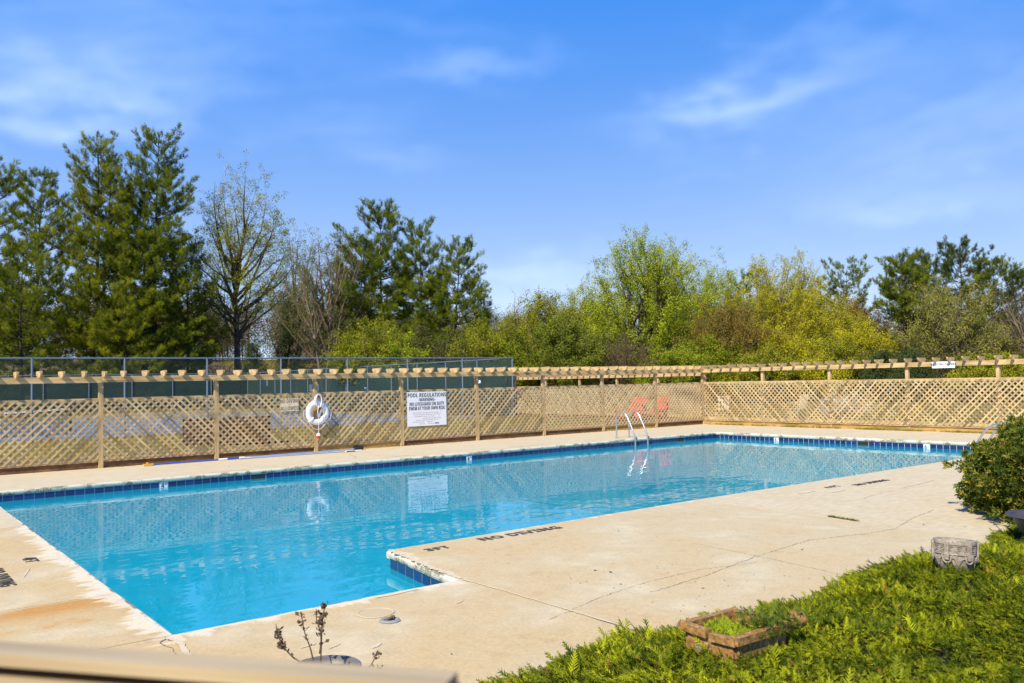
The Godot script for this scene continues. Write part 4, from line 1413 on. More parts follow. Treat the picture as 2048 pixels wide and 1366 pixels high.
	for s in stems:
		var pts := PackedVector3Array([s[0]])
		for q in s[1]:
			pts.append(q)
		var cv := Curve3D.new()
		for k in pts.size():
			var tg := Vector3.ZERO
			if k > 0 and k < pts.size() - 1:
				tg = (pts[k + 1] - pts[k - 1]) * 0.2
			cv.add_point(pts[k], -tg, tg)
		cv.bake_interval = 0.02
		var bp := cv.get_baked_points()
		var rr := PackedFloat32Array()
		for k in bp.size():
			rr.append(lerpf(0.0042, 0.0018, float(k) / bp.size()))
		var sb := MB.new()
		sb.tube(bp, rr, 6)
		for k in int(s[2] * 1.7):
			var i := int(lerpf(bp.size() * 0.35, bp.size() - 1, sqrt(rng.randf())))
			var p := bp[clampi(i, 0, bp.size() - 1)] + rdir() * rf(0.002, 0.022)
			var d := (rdir() + Vector3(0, 0.4, 0)).normalized()
			var x := d.cross(rdir()).normalized()
			var l := rf(0.012, 0.030)
			var w := l * rf(0.25, 0.5)
			sb.quad(p, p + d * l * 0.5 + x * w, p + d * l, p + d * l * 0.5 - x * w)
			sb.tube(PackedVector3Array([bp[clampi(i, 0, bp.size() - 1)], p]), PackedFloat32Array([0.0014, 0.001]), 4)
		put("dry_stem", sb.done(), dead, pt)

# ------------------------------------------------------------------ low planting
func sprig_mesh(seed_: int) -> ArrayMesh:
	# a flat feathery juniper spray, one unit long along y
	rng.seed = seed_
	var mb := MB.new()
	for k in 13:
		var y := 0.06 + 0.9 * k / 13.0
		var s := 1.0 if k % 2 else -1.0
		var l := (0.27 - 0.17 * y) * rf(0.7, 1.3)
		var p := Vector3(0, y, 0.03 * sin(y * 6.0))
		var tip := p + Vector3(s * l, l * 0.95, rf(-0.12, 0.12))
		var w := Vector3(-0.03, 0.03 * s, 0) * s
		mb.tri(p - w, p + w, tip)
		mb.tri(p + Vector3(0, 0, 0.03), p - Vector3(0, 0, 0.03), p + Vector3(s * l * 0.6, l * 0.9, rf(-0.2, 0.2)))
	mb.tri(Vector3(-0.035, 0.75, 0), Vector3(0.035, 0.75, 0), Vector3(0, 1.1, 0.05))
	mb.tri(Vector3(-0.02, 0, 0), Vector3(0.02, 0, 0), Vector3(0, 0.95, 0.02))
	return mb.done()

func build_juniper() -> void:
	var hump := noise(301, 0.9, 3)
	var tone := noise(302, 1.7, 3)
	var sp := [sprig_mesh(1), sprig_mesh(2), sprig_mesh(3)]
	rng.seed = 303
	# the bed's outline waves a little; the top is humpy
	var edge := func(x: float) -> float:
		return -3.72 - 0.10 * sin(x * 2.1) + 0.16 * hump.get_noise_2d(x * 1.4, 3.0)
	var top := func(x: float, z: float) -> float:
		var e: float = edge.call(x)
		var inn := minf(z - e, x - 2.55)
		var h := 0.03 + 0.075 * (1.0 - exp(-maxf(inn, 0.0) * 3.2)) + (0.045 * hump.get_noise_2d(x * 1.5, z * 1.5) + 0.045 * hump.get_noise_2d(x * 4.5, z * 4.5 + 5.0)) * clampf(inn * 2.0, 0.0, 1.0)
		# it dips around what stands in it
		for q in [[6.98, -3.25, 0.34, 0.035], [8.87, -3.33, 0.42, 0.05]]:
			var d := Vector2(x - q[0], z - q[1]).length()
			h = lerpf(h, minf(h, q[3]), 1.0 - smoothstep(q[2] * 0.55, q[2], d))
		var pd := Vector2(x - 3.95, z + 3.0).length()
		h = lerpf(h, maxf(h, 0.125), 1.0 - smoothstep(0.28, 0.62, pd))
		return maxf(h, 0.01)
	var bed := MB.new()
	var nx := 96
	var nz := 44
	for j in nz + 1:
		for i in nx + 1:
			var x := lerpf(2.55, 11.5, float(i) / nx)
			var z := lerpf(edge.call(x) + 0.05, -0.9, float(j) / nz)
			bed.pt(Vector3(x, (top.call(x, z) as float) * 0.62, z), Vector3.UP, Vector2(x, z))
	for j in nz:
		for i in nx:
			var a := j * (nx + 1) + i
			bed.ix.append_array(PackedInt32Array([a, a + 1, a + nx + 1, a + 1, a + nx + 2, a + nx + 1]))
	var j := thing("juniper_bed", "spreading bed of low bright green juniper at the lower right", "ground cover")
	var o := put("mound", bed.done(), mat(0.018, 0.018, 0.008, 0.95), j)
	o.set_meta("kind", "stuff")
	var data := [PackedFloat32Array(), PackedFloat32Array(), PackedFloat32Array()]
	for k in 105000:
		var x := rf(2.45, 11.3)
		var z := rf(-3.95, -1.15)
		# nothing is seen past the frame's lower right border
		if x * 0.613 - z * 0.79 < 3.6:
			continue
		var e: float = edge.call(x)
		if z < e - 0.02 * rng.randf() or x < 2.55:
			continue
		var skip := false
		for q in [[3.95, -3.10, 0.20, 0.175], [8.87, -3.33, 0.24, 0.24]]:
			if absf(x - q[0]) < q[2] and absf(z - q[1]) < q[3]:
				skip = rng.randf() < 0.96
		if Vector2(x - 6.98, z + 3.30).length() < 0.14:
			skip = true
		if skip:
			continue
		var h: float = top.call(x, z)
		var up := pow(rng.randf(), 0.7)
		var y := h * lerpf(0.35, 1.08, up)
		var gx: float = (top.call(x + 0.05, z) as float) - h
		var gz: float = (top.call(x, z + 0.05) as float) - h
		var flow := 2.2 + 1.6 * tone.get_noise_2d(x * 0.6 + 9.0, z * 0.6)
		var d := Vector3(cos(flow) * 0.9 - gx * 5.0, 0.16 + rf(-0.10, 0.40), -0.35 + sin(flow) * 0.5 - gz * 5.0) + rdir() * 0.6
		if z < e + 0.15:
			d += Vector3(0, 0, -1.0)
		d.y = maxf(d.y, 0.02)
		var s := rf(0.034, 0.078) if rng.randf() < 0.93 else rf(0.08, 0.135)
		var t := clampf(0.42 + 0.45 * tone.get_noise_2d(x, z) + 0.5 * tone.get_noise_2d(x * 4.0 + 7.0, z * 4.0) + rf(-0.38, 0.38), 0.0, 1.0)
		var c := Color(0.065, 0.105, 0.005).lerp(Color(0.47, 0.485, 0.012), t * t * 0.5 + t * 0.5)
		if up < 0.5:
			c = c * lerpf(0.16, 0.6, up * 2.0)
		if rng.randf() < 0.012:
			c = Color(0.34, 0.19, 0.04)
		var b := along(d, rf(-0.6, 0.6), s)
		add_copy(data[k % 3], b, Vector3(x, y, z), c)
	for k in 3:
		var m := scatter("sprays", sp[k], M.leaf, data[k], j)
		m.name = "sprays" if k == 0 else "sprays_%03d" % k
		m.set_meta("kind", "stuff")
	# young growth inside the box planter
	var pl := PackedFloat32Array()
	for k in 520:
		var p := Vector3(3.95 + rf(-0.17, 0.06), 0.17 + rf(0, 0.06), -3.10 + rf(-0.12, 0.13))
		add_copy(pl, along(Vector3(0, 1, 0) + rdir() * 0.7, rf(0, TAU), rf(0.03, 0.06)), p, Color(0.36, 0.42, 0.016).lerp(Color(0.22, 0.30, 0.016), rng.randf()))
	for k in 230:
		var p := Vector3(4.08 + rf(-0.16, 0.2), 0.22 + rf(0.0, 0.09), -2.95 + rf(-0.12, 0.12))
		add_copy(pl, along(Vector3(-0.3, 0.5, -0.3) + rdir() * 0.8, rf(0, TAU), rf(0.035, 0.075)), p, Color(0.06, 0.10, 0.010).lerp(Color(0.14, 0.18, 0.02), rng.randf()))
	var pp := scatter("planter_greenery", sp[0], M.leaf, pl)
	tag(pp, "bright yellow green sprouts growing in the rust brown planter", "plant")

func rosette_mesh(seed_: int, count: int, len: float, wid: float, spread: float) -> ArrayMesh:
	# leaves around the end of a twig, pointing along y
	rng.seed = seed_
	var mb := MB.new()
	for k in count:
		var a := TAU * k / 2.6 + rf(-0.3, 0.3)
		var y := lerpf(-0.5, 0.35, float(k) / count)
		var tilt := rf(0.2, 0.9) * spread
		var d := Vector3(cos(a) * tilt, 0.55, sin(a) * tilt).normalized()
		var x := d.cross(Vector3(sin(a), 0.3, -cos(a))).normalized()
		var nrm := x.cross(d).normalized()
		var p := Vector3(0, y, 0)
		var l := len * rf(0.8, 1.15)
		mb.tri(p, p + d * l * 0.5 + x * wid + nrm * wid * 0.35, p + d * l)
		mb.tri(p, p + d * l, p + d * l * 0.5 - x * wid + nrm * wid * 0.35)
	return mb.done()

func build_hedge() -> void:
	var hedge := thing("hedge", "dense dark green rounded hedge at the right edge of the deck", "hedge", Vector3(11.28, 0, -3.66))
	var lump := noise(401, 1.1, 3)
	var ros := rosette_mesh(11, 9, 0.75, 0.17, 1.0)
	rng.seed = 402
	var core := MB.new()
	var radius := Vector3(1.66, 0.80, 1.25)
	for j in 17:
		for i in 33:
			var th := PI * 0.62 * j / 16.0
			var a := TAU * i / 32.0
			var d := Vector3(sin(th) * cos(a), cos(th), sin(th) * sin(a))
			core.pt(Vector3(0, 0.32, 0) + d * radius * 0.80, d, Vector2(a, th))
	for j in 16:
		for i in 32:
			var a := j * 33 + i
			core.ix.append_array(PackedInt32Array([a, a + 33, a + 1, a + 1, a + 33, a + 34]))
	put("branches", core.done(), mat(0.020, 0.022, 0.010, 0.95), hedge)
	var data := PackedFloat32Array()
	for k in 19000:
		var d := rdir()
		if d.y < -0.34:
			d.y = -d.y
		var r := 1.0 + 0.24 * lump.get_noise_3dv(d * 2.2) + 0.09 * lump.get_noise_3dv(d * 7.0)
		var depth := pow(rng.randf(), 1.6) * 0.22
		var p := Vector3(0, 0.32, 0) + d * radius * (r - depth)
		if p.y < 0.04:
			continue
		if rng.randf() < 0.045:
			p += d * rf(0.02, 0.07)
		var t := rng.randf()
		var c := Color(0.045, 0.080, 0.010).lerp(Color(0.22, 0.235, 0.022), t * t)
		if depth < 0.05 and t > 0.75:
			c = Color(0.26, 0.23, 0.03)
		if rng.randf() < 0.02 and depth > 0.03:
			c = Color(0.14, 0.07, 0.02)
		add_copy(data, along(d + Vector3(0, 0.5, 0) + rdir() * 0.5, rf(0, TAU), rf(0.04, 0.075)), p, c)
	var o := scatter("foliage", ros, M.leaf, data, hedge)
	o.set_meta("kind", "stuff")

func build_weeds() -> void:
	rng.seed = 501
	var blade := MB.new()
	for k in 6:
		var a := TAU * k / 6.0
		var d := Vector3(cos(a) * 0.45, 1.0, sin(a) * 0.45)
		var x := d.cross(Vector3(cos(a), 0, sin(a))).normalized() * 0.13
		blade.tri(Vector3(cos(a) * 0.1, 0, sin(a) * 0.1) - x, Vector3(cos(a) * 0.1, 0, sin(a) * 0.1) + x, d * rf(0.7, 1.0))
	var bm := blade.done()
	var a1 := PackedFloat32Array()
	for k in 110:
		var u := rng.randf()
		add_copy(a1, along(Vector3(0, 1, 0) + rdir() * 0.5, rf(0, TAU), rf(0.018, 0.04)), Vector3(8.92 - 0.06 * u + rf(-0.012, 0.012), -0.005, -5.62 + 0.40 * u), Color(0.16, 0.17, 0.02).lerp(Color(0.08, 0.11, 0.015), rng.randf()))
	var w1 := scatter("weeds", bm, M.leaf, a1)
	tag(w1, "line of green weeds sprouting from a joint in the near deck", "weeds", "", "stuff")
	var a2 := PackedFloat32Array()
	for k in 1500:
		var z := rf(-19.4, -8.0)
		if sin(z * 2.3) + sin(z * 5.1 + 1.0) < rf(-1.4, 0.9):
			continue
		add_copy(a2, along(Vector3(0, 1, 0) + rdir() * 0.4, rf(0, TAU), rf(0.04, 0.10)), Vector3(23.60 + rf(-0.04, 0.05), -0.02, z), Color(0.20, 0.19, 0.02).lerp(Color(0.30, 0.22, 0.03), rng.randf()))
	var w2 := scatter("weeds", bm, M.leaf, a2)
	tag(w2, "yellow green weeds growing along the foot of the right fence", "weeds", "", "stuff")
	var a3 := PackedFloat32Array()
	for k in 700:
		var x := rf(1.5, 23.5)
		if sin(x * 1.7) + sin(x * 4.3 + 1.0) < rf(-0.6, 1.7) and x < 15.0:
			continue
		add_copy(a3, along(Vector3(0, 1, 0) + rdir() * 0.6, rf(0, TAU), rf(0.02, 0.055)), Vector3(x, -0.01, -19.60 + rf(-0.02, 0.06)), Color(0.15, 0.14, 0.02).lerp(Color(0.20, 0.13, 0.04), rng.randf()))
	var w3 := scatter("weeds", bm, M.leaf, a3)
	tag(w3, "sparse low weeds and leaves along the foot of the long fence", "weeds", "", "stuff")

# ------------------------------------------------------------------ land
func land(x: float, z: float) -> float:
	var y := -0.12
	var back := clampf((-z - 72.0 - maxf(0.0, x - 26.0) * -0.2) / 40.0, 0.0, 1.0)
	y += 5.5 * smoothstep(0.0, 1.0, back)
	var right := clampf((x - 66.0) / 60.0, 0.0, 1.0)
	y += 3.5 * smoothstep(0.0, 1.0, right)
	return y

func patch(mb: MB, x0: float, z0: float, x1: float, z1: float, step: float) -> void:
	var nx := maxi(1, int(ceil((x1 - x0) / step)))
	var nz := maxi(1, int(ceil((z1 - z0) / step)))
	var b := mb.v.size()
	for j in nz + 1:
		for i in nx + 1:
			var x := lerpf(x0, x1, float(i) / nx)
			var z := lerpf(z0, z1, float(j) / nz)
			var e := 0.5
			mb.pt(Vector3(x, land(x, z), z), Vector3((land(x - e, z) - land(x + e, z)), 2.0 * e, (land(x, z - e) - land(x, z + e))).normalized(), Vector2(x, z) * 0.1)
	for j in nz:
		for i in nx:
			var a := b + j * (nx + 1) + i
			mb.ix.append_array(PackedInt32Array([a, a + 1, a + nx + 1, a + 1, a + nx + 2, a + nx + 1]))

func build_land() -> void:
	var img := Image.create_empty(512, 512, false, Image.FORMAT_RGB8)
	var a := noise(601, 0.012, 4)
	var b := noise(602, 0.09, 4)
	for y in 512:
		for x in 512:
			var q := clampf(0.5 + 0.9 * a.get_noise_2d(x, y), 0.0, 1.0)
			var c := Color(0.43, 0.42, 0.14).lerp(Color(0.52, 0.45, 0.24), q)
			var g := 0.9 + 0.4 * b.get_noise_2d(x, y)
			img.set_pixel(x, y, Color(c.r * g, c.g * g, c.b * g))
	var m := StandardMaterial3D.new()
	m.albedo_texture = ImageTexture.create_from_image(img)
	m.roughness = 0.95
	m.metallic_specular = 0.1
	var mb := MB.new()
	patch(mb, -400, -420, 500, -19.68, 12.0)
	patch(mb, 23.74, -19.68, 500, 120, 12.0)
	patch(mb, -400, -19.68, -6.0, 120, 20.0)
	patch(mb, -6.0, 3.0, 23.74, 120, 20.0)
	struct("ground", mb.done(), m, "mown olive green grass and bare earth around the pool")
	# brown leaf litter on the bank under the pines
	var lb := MB.new()
	var b0 := 0
	for i in 31:
		for k in 9:
			var x := lerpf(-20, 34, i / 30.0)
			var z := lerpf(-74, -112, k / 8.0)
			lb.pt(Vector3(x, land(x, z) + 0.05, z), Vector3(0, 0.98, 0.15).normalized(), Vector2(x, z) * 0.2)
	for i in 30:
		for k in 8:
			var q := i * 9 + k
			lb.ix.append_array(PackedInt32Array([q, q + 1, q + 9, q + 9, q + 1, q + 10]))
	var lm := mat(0.26, 0.16, 0.085, 0.95)
	var li := Image.create_empty(256, 256, false, Image.FORMAT_RGB8)
	for y in 256:
		for x in 256:
			var g := clampf(0.75 + 0.6 * b.get_noise_2d(x, y), 0.0, 1.0)
			li.set_pixel(x, y, Color(g, g, g))
	lm.albedo_texture = ImageTexture.create_from_image(li)
	struct("leaf_strewn_bank", lb.done(), lm, "brown leaf strewn bank under the pines")
	# tennis court
	var ct := MB.new()
	ct.quad(Vector3(-30, -0.11, -34.4), Vector3(25.6, -0.11, -34.4), Vector3(25.6, -0.11, -69.6), Vector3(-30, -0.11, -69.6))
	struct("court_surround", ct.done(), mat(0.20, 0.20, 0.14, 0.85), "grey green hard surround of the tennis court")
	var cb := MB.new()
	cb.quad(Vector3(-26, -0.104, -35.2), Vector3(23.6, -0.104, -35.2), Vector3(23.6, -0.104, -53.5), Vector3(-26, -0.104, -53.5))
	struct("court_surface", cb.done(), mat(0.105, 0.17, 0.27, 0.8), "blue playing surface of the tennis court")
	var cl := MB.new()
	for q in [[-20.0, 20.0, -37.0, 0], [-20.0, 20.0, -41.5, 0], [-20.0, 20.0, -47.5, 0], [-20.0, 20.0, -52.0, 0]]:
		strip(cl, PackedVector2Array([Vector2(q[0], q[2]), Vector2(q[1], q[2])]), 0.06, -0.098)
	for x in [-6.0, 4.0, 14.0, 20.0]:
		strip(cl, PackedVector2Array([Vector2(x, -37), Vector2(x, -52)]), 0.06, -0.097)
	struct("court_markings", cl.done(), mat(0.75, 0.75, 0.75, 0.8), "white lines painted on the blue tennis court")

func build_tennis() -> void:
	rng.seed = 701
	var net := thing("tennis_net", "sagging tennis net with a white top band behind the long fence", "tennis net", Vector3(-4.0, -0.1, -38.1))
	var band := MB.new()
	var L := 11.0
	var sag := func(x: float) -> float:
		return 0.92 + 0.14 * pow(absf(x / L - 0.5) * 2.0, 2.0)
	for k in 22:
		var x0 := L * k / 22.0
		var x1 := L * (k + 1) / 22.0
		for s in [1.0, -1.0]:
			var y0: float = sag.call(x0)
			var y1: float = sag.call(x1)
			var z: float = 0.012 * s
			if s > 0:
				band.quad(Vector3(x0, y0 - 0.07, z), Vector3(x1, y1 - 0.07, z), Vector3(x1, y1, z), Vector3(x0, y0, z))
			else:
				band.quad(Vector3(x1, y1 - 0.07, z), Vector3(x0, y0 - 0.07, z), Vector3(x0, y0, z), Vector3(x1, y1, z))
	put("band", band.done(), M.white, net)
	var cords := MB.new()
	for k in 221:
		var x := L * k / 220.0
		var t: float = sag.call(x) - 0.07
		cords.box(Vector3(x, t / 2.0, 0), Vector3(0.012, t, 0.004))
	for k in 19:
		cords.box(Vector3(L / 2.0, 0.03 + 0.045 * k, 0.002), Vector3(L, 0.012, 0.004))
	var o := put("netting", cords.done(), M.black, net)
	o.set_meta("kind", "stuff")
	for x in [0.0, L]:
		var p := MB.new()
		p.tube(PackedVector3Array([Vector3(x, 0, 0), Vector3(x, 1.1, 0)]), PackedFloat32Array([0.04, 0.04]), 10, true)
		put("post", p.done(), M.bark_dark, net)

	# chain-link around the court
	var top := 2.92
	var wires := func(f: Node3D, x0: float, x1: float) -> void:
		var wm := MB.new()
		var hgt := top - 0.02
		var c := x0 - hgt
		while c < x1:
			for lean in 2:
				var a := Vector2(c, 0.02)
				var b := Vector2(c + hgt, top)
				if lean:
					a = Vector2(c + hgt, 0.02)
					b = Vector2(c, top)
				# cut to the bay
				var t0 := 0.0
				var t1 := 1.0
				var dx := b.x - a.x
				var ta := (x0 - a.x) / dx
				var tb := (x1 - a.x) / dx
				t0 = maxf(t0, minf(ta, tb))
				t1 = minf(t1, maxf(ta, tb))
				if t1 - t0 > 0.01:
					var p := a.lerp(b, t0)
					var q := a.lerp(b, t1)
					var s := (q - p).orthogonal().normalized() * 0.0035
					wm.quad(Vector3(p.x - s.x, p.y - s.y, 0.004 * lean), Vector3(p.x + s.x, p.y + s.y, 0.004 * lean), Vector3(q.x + s.x, q.y + s.y, 0.004 * lean), Vector3(q.x - s.x, q.y - s.y, 0.004 * lean))
			c += 0.11
		# the twisted tips above the rail
		var x := x0
		while x < x1:
			wm.box(Vector3(x, top + 0.06, 0.0), Vector3(0.012, 0.05, 0.006), Basis(Vector3(0, 0, 1), 0.3))
			x += 0.11
		var o2 := put("wire_mesh", wm.done(), M.wire, f)
		o2.set_meta("kind", "stuff")
	var post := MB.new()
	post.tube(PackedVector3Array([Vector3(0, 0, 0), Vector3(0, top + 0.03, 0)]), PackedFloat32Array([0.038, 0.038]), 10, true)
	var post_mesh := post.done()
	var cloth := StandardMaterial3D.new()
	cloth.albedo_color = Color(lin(0.005, 0.034, 0.027), 0.84)
	cloth.transparency = BaseMaterial3D.TRANSPARENCY_ALPHA
	cloth.roughness = 0.9
	for q in [
		["near blue grey chain-link fence of the tennis court above the pergola", Vector3(26.2, -0.12, -33.8), PI, 12, false],
		["right-hand chain-link fence of the tennis court with dark green screen", Vector3(26.2, -0.12, -33.8), PI / 2.0, 12, true],
		["back chain-link fence of the tennis court with dark green screen", Vector3(26.2, -0.12, -69.9), PI, 18, true],
	]:
		var f := thing("chain_link_fence", q[0], "fence", q[1], q[2])
		var bays: int = q[3]
		var w := 3.03
		for k in bays + 1:
			put("post", post_mesh, M.rail_blue, f, Transform3D(Basis.IDENTITY, Vector3(k * w, 0, 0)))
		var r := MB.new()
		r.tube(PackedVector3Array([Vector3(0, top, 0), Vector3(bays * w, top, 0)]), PackedFloat32Array([0.030, 0.030]), 8)
		put("top_rail", r.done(), M.rail_blue, f)
		wires.call(f, 0.0, bays * w)
		if q[4]:
			for k in bays:
				var s := MB.new()
				var z0 := 0.05
				s.quad(Vector3(k * w + 0.03, 0.05, z0), Vector3((k + 1) * w - 0.03, 0.05, z0), Vector3((k + 1) * w - 0.03, top - 0.12, z0), Vector3(k * w + 0.03, top - 0.12, z0))
				put("wind_screen", s.done(), cloth, f)
		else:
			# a lower screen hung along the near side
			pass

# ------------------------------------------------------------------ trees
var leaf_meshes := []
var tuft_meshes := []

func leaf_cluster(seed_: int, count: int, spread: float, size: float) -> ArrayMesh:
	rng.seed = seed_
	var mb := MB.new()
	for k in count:
		var p := rdir() * spread * sqrt(rng.randf())
		var d := (rdir() + Vector3(0, -0.2, 0)).normalized()
		var x := d.cross(rdir()).normalized()
		var l := size * rf(0.7, 1.2)
		mb.quad(p, p + d * l * 0.5 + x * l * 0.36, p + d * l, p + d * l * 0.5 - x * l * 0.36)
	return mb.done()

func needle_tuft(seed_: int) -> ArrayMesh:
	# a brush of needles around a shoot along y
	rng.seed = seed_
	var mb := MB.new()
	for k in 22:
		var y := rf(0.0, 0.75)
		var a := rf(0, TAU)
		var d := Vector3(cos(a) * 0.8, rf(0.35, 1.1), sin(a) * 0.8).normalized()
		var x := d.cross(rdir()).normalized() * 0.026
		var p := Vector3(0, y, 0)
		mb.tri(p - x, p + x, p + d * rf(0.38, 0.62))
	mb.tri(Vector3(-0.02, 0, 0), Vector3(0.02, 0, 0), Vector3(0, 0.9, 0))
	return mb.done()

func pine(label: String, at: Vector3, top: float, spread: float, bare: float, seed_: int, opt := {}) -> Node3D:
	rng.seed = seed_
	var t := thing("pine_tree", label, "tree", Vector3(at.x, land(at.x, at.z), at.z), 0.0, "pines beyond the fences")
	var h := top - land(at.x, at.z)
	var wood_mb := MB.new()
	var data := [PackedFloat32Array(), PackedFloat32Array()]
	var dark: Color = opt.get("dark", Color(0.075, 0.11, 0.012))
	var lite: Color = opt.get("lite", Color(0.36, 0.40, 0.018))
	var lean: Vector3 = opt.get("lean", Vector3(rf(-0.04, 0.04), 0, rf(-0.04, 0.04)))
	var stems: Array = opt.get("stems", [[Vector3.ZERO, Vector3.ZERO, 1.0]])
	var gap: float = opt.get("gap", 0.76)
	var lift: float = opt.get("lift", 0.10)
	var shape: float = opt.get("shape", 0.48)
	for s in stems:
		var hh: float = h * s[2]
		var pts := PackedVector3Array()
		var rad := PackedFloat32Array()
		var n := 10
		var sway := rf(0, TAU)
		for k in n + 1:
			var u := float(k) / n
			var off: Vector3 = (s[0] as Vector3).lerp(s[1], pow(u, 0.8))
			pts.append(off + lean * hh * u + Vector3(sin(u * 5.0 + sway) * 0.12, hh * u, cos(u * 4.0 + sway) * 0.12))
			rad.append(lerpf(h * 0.0125, 0.02, pow(u, 0.8)))
		wood_mb.tube(pts, rad, 8)
		var y := hh * bare
		while y < hh * 0.985:
			var u := y / hh
			var base := pts[clampi(int(u * n), 0, n - 1)].lerp(pts[clampi(int(u * n) + 1, 0, n)], fmod(u * n, 1.0))
			# crown outline: widest a third of the way up, loose towards the top
			var v := (u - bare) / (1.0 - bare)
			var prof := pow(1.0 - v, shape) * (0.62 + 0.38 * smoothstep(0.0, 0.25, v)) + 0.07
			var a0 := rf(0, TAU)
			var count := rng.randi_range(5, 6)
			for k in count:
				if rng.randf() < 0.22:
					continue
				var r := spread * prof * rf(0.45, 1.12)
				if rng.randf() < 0.10:
					r *= 1.25
				var a := a0 + TAU * k / count + rf(-0.4, 0.4)
				var dir := Vector3(cos(a), 0, sin(a))
				var up := lift + 0.9 * pow(v, 2.0) + rf(-0.12, 0.12)
				var bp := PackedVector3Array()
				var br := PackedFloat32Array()
				var seg := 5
				for j in seg + 1:
					var w := float(j) / seg
					bp.append(base + dir * r * w + Vector3(0, r * (up * w + 0.14 * w * w - 0.08 * sin(w * PI)), 0) + rdir() * 0.05 * w)
					br.append(lerpf(0.012 + r * 0.012, 0.008, w))
				wood_mb.tube(bp, br, 4)
				# side shoots in a flattish fan, each with a few tufts
				var shoots := int(clampf(r * 3.6, 3, 17))
				for j in shoots:
					var w := lerpf(0.28, 1.0, (j + rng.randf()) / shoots)
					var p := bp[int(w * seg * 0.999)].lerp(bp[mini(int(w * seg * 0.999) + 1, seg)], fmod(w * seg * 0.999, 1.0))
					var side := Vector3(-dir.z, 0, dir.x) * (1.0 if rng.randf() < 0.5 else -1.0)
					var sl := (0.34 + 0.24 * r * (1.05 - w)) * rf(0.6, 1.3)
					var sd := (dir * rf(0.5, 1.0) + side * rf(0.2, 1.0) + Vector3(0, rf(0.02, 0.25) + 0.5 * v * v, 0)).normalized()
					# a puffy tuft of shoots at the end, a few behind it
					var mood := rng.randf()
					for e in 5:
						var q := p + sd * sl * (rf(0.65, 1.05) if e < 4 else rf(0.2, 0.6)) + rdir() * Vector3(0.17, 0.07, 0.17)
						var td := (sd * 0.5 + Vector3(0, 0.7 + 0.5 * v, 0) + rdir() * 0.7).normalized()
						var tone := clampf(mood * 0.6 + rf(0.0, 0.25) + 0.2 * w, 0.0, 1.0)
						var c := dark.lerp(lite, tone * tone)
						add_copy(data[e % 2], along(td, rf(0, TAU), rf(0.38, 0.66)), q, c)
			y += rf(0.75, 1.25) * gap
	put("trunk", wood_mb.done(), opt.get("bark", M.bark_dark), t)
	for k in 2:
		var o := scatter("crown", tuft_meshes[k], M.needle, data[k], t)
		o.set_meta("kind", "stuff")
		o.name = "crown" if k == 0 else "crown_001"
	return t

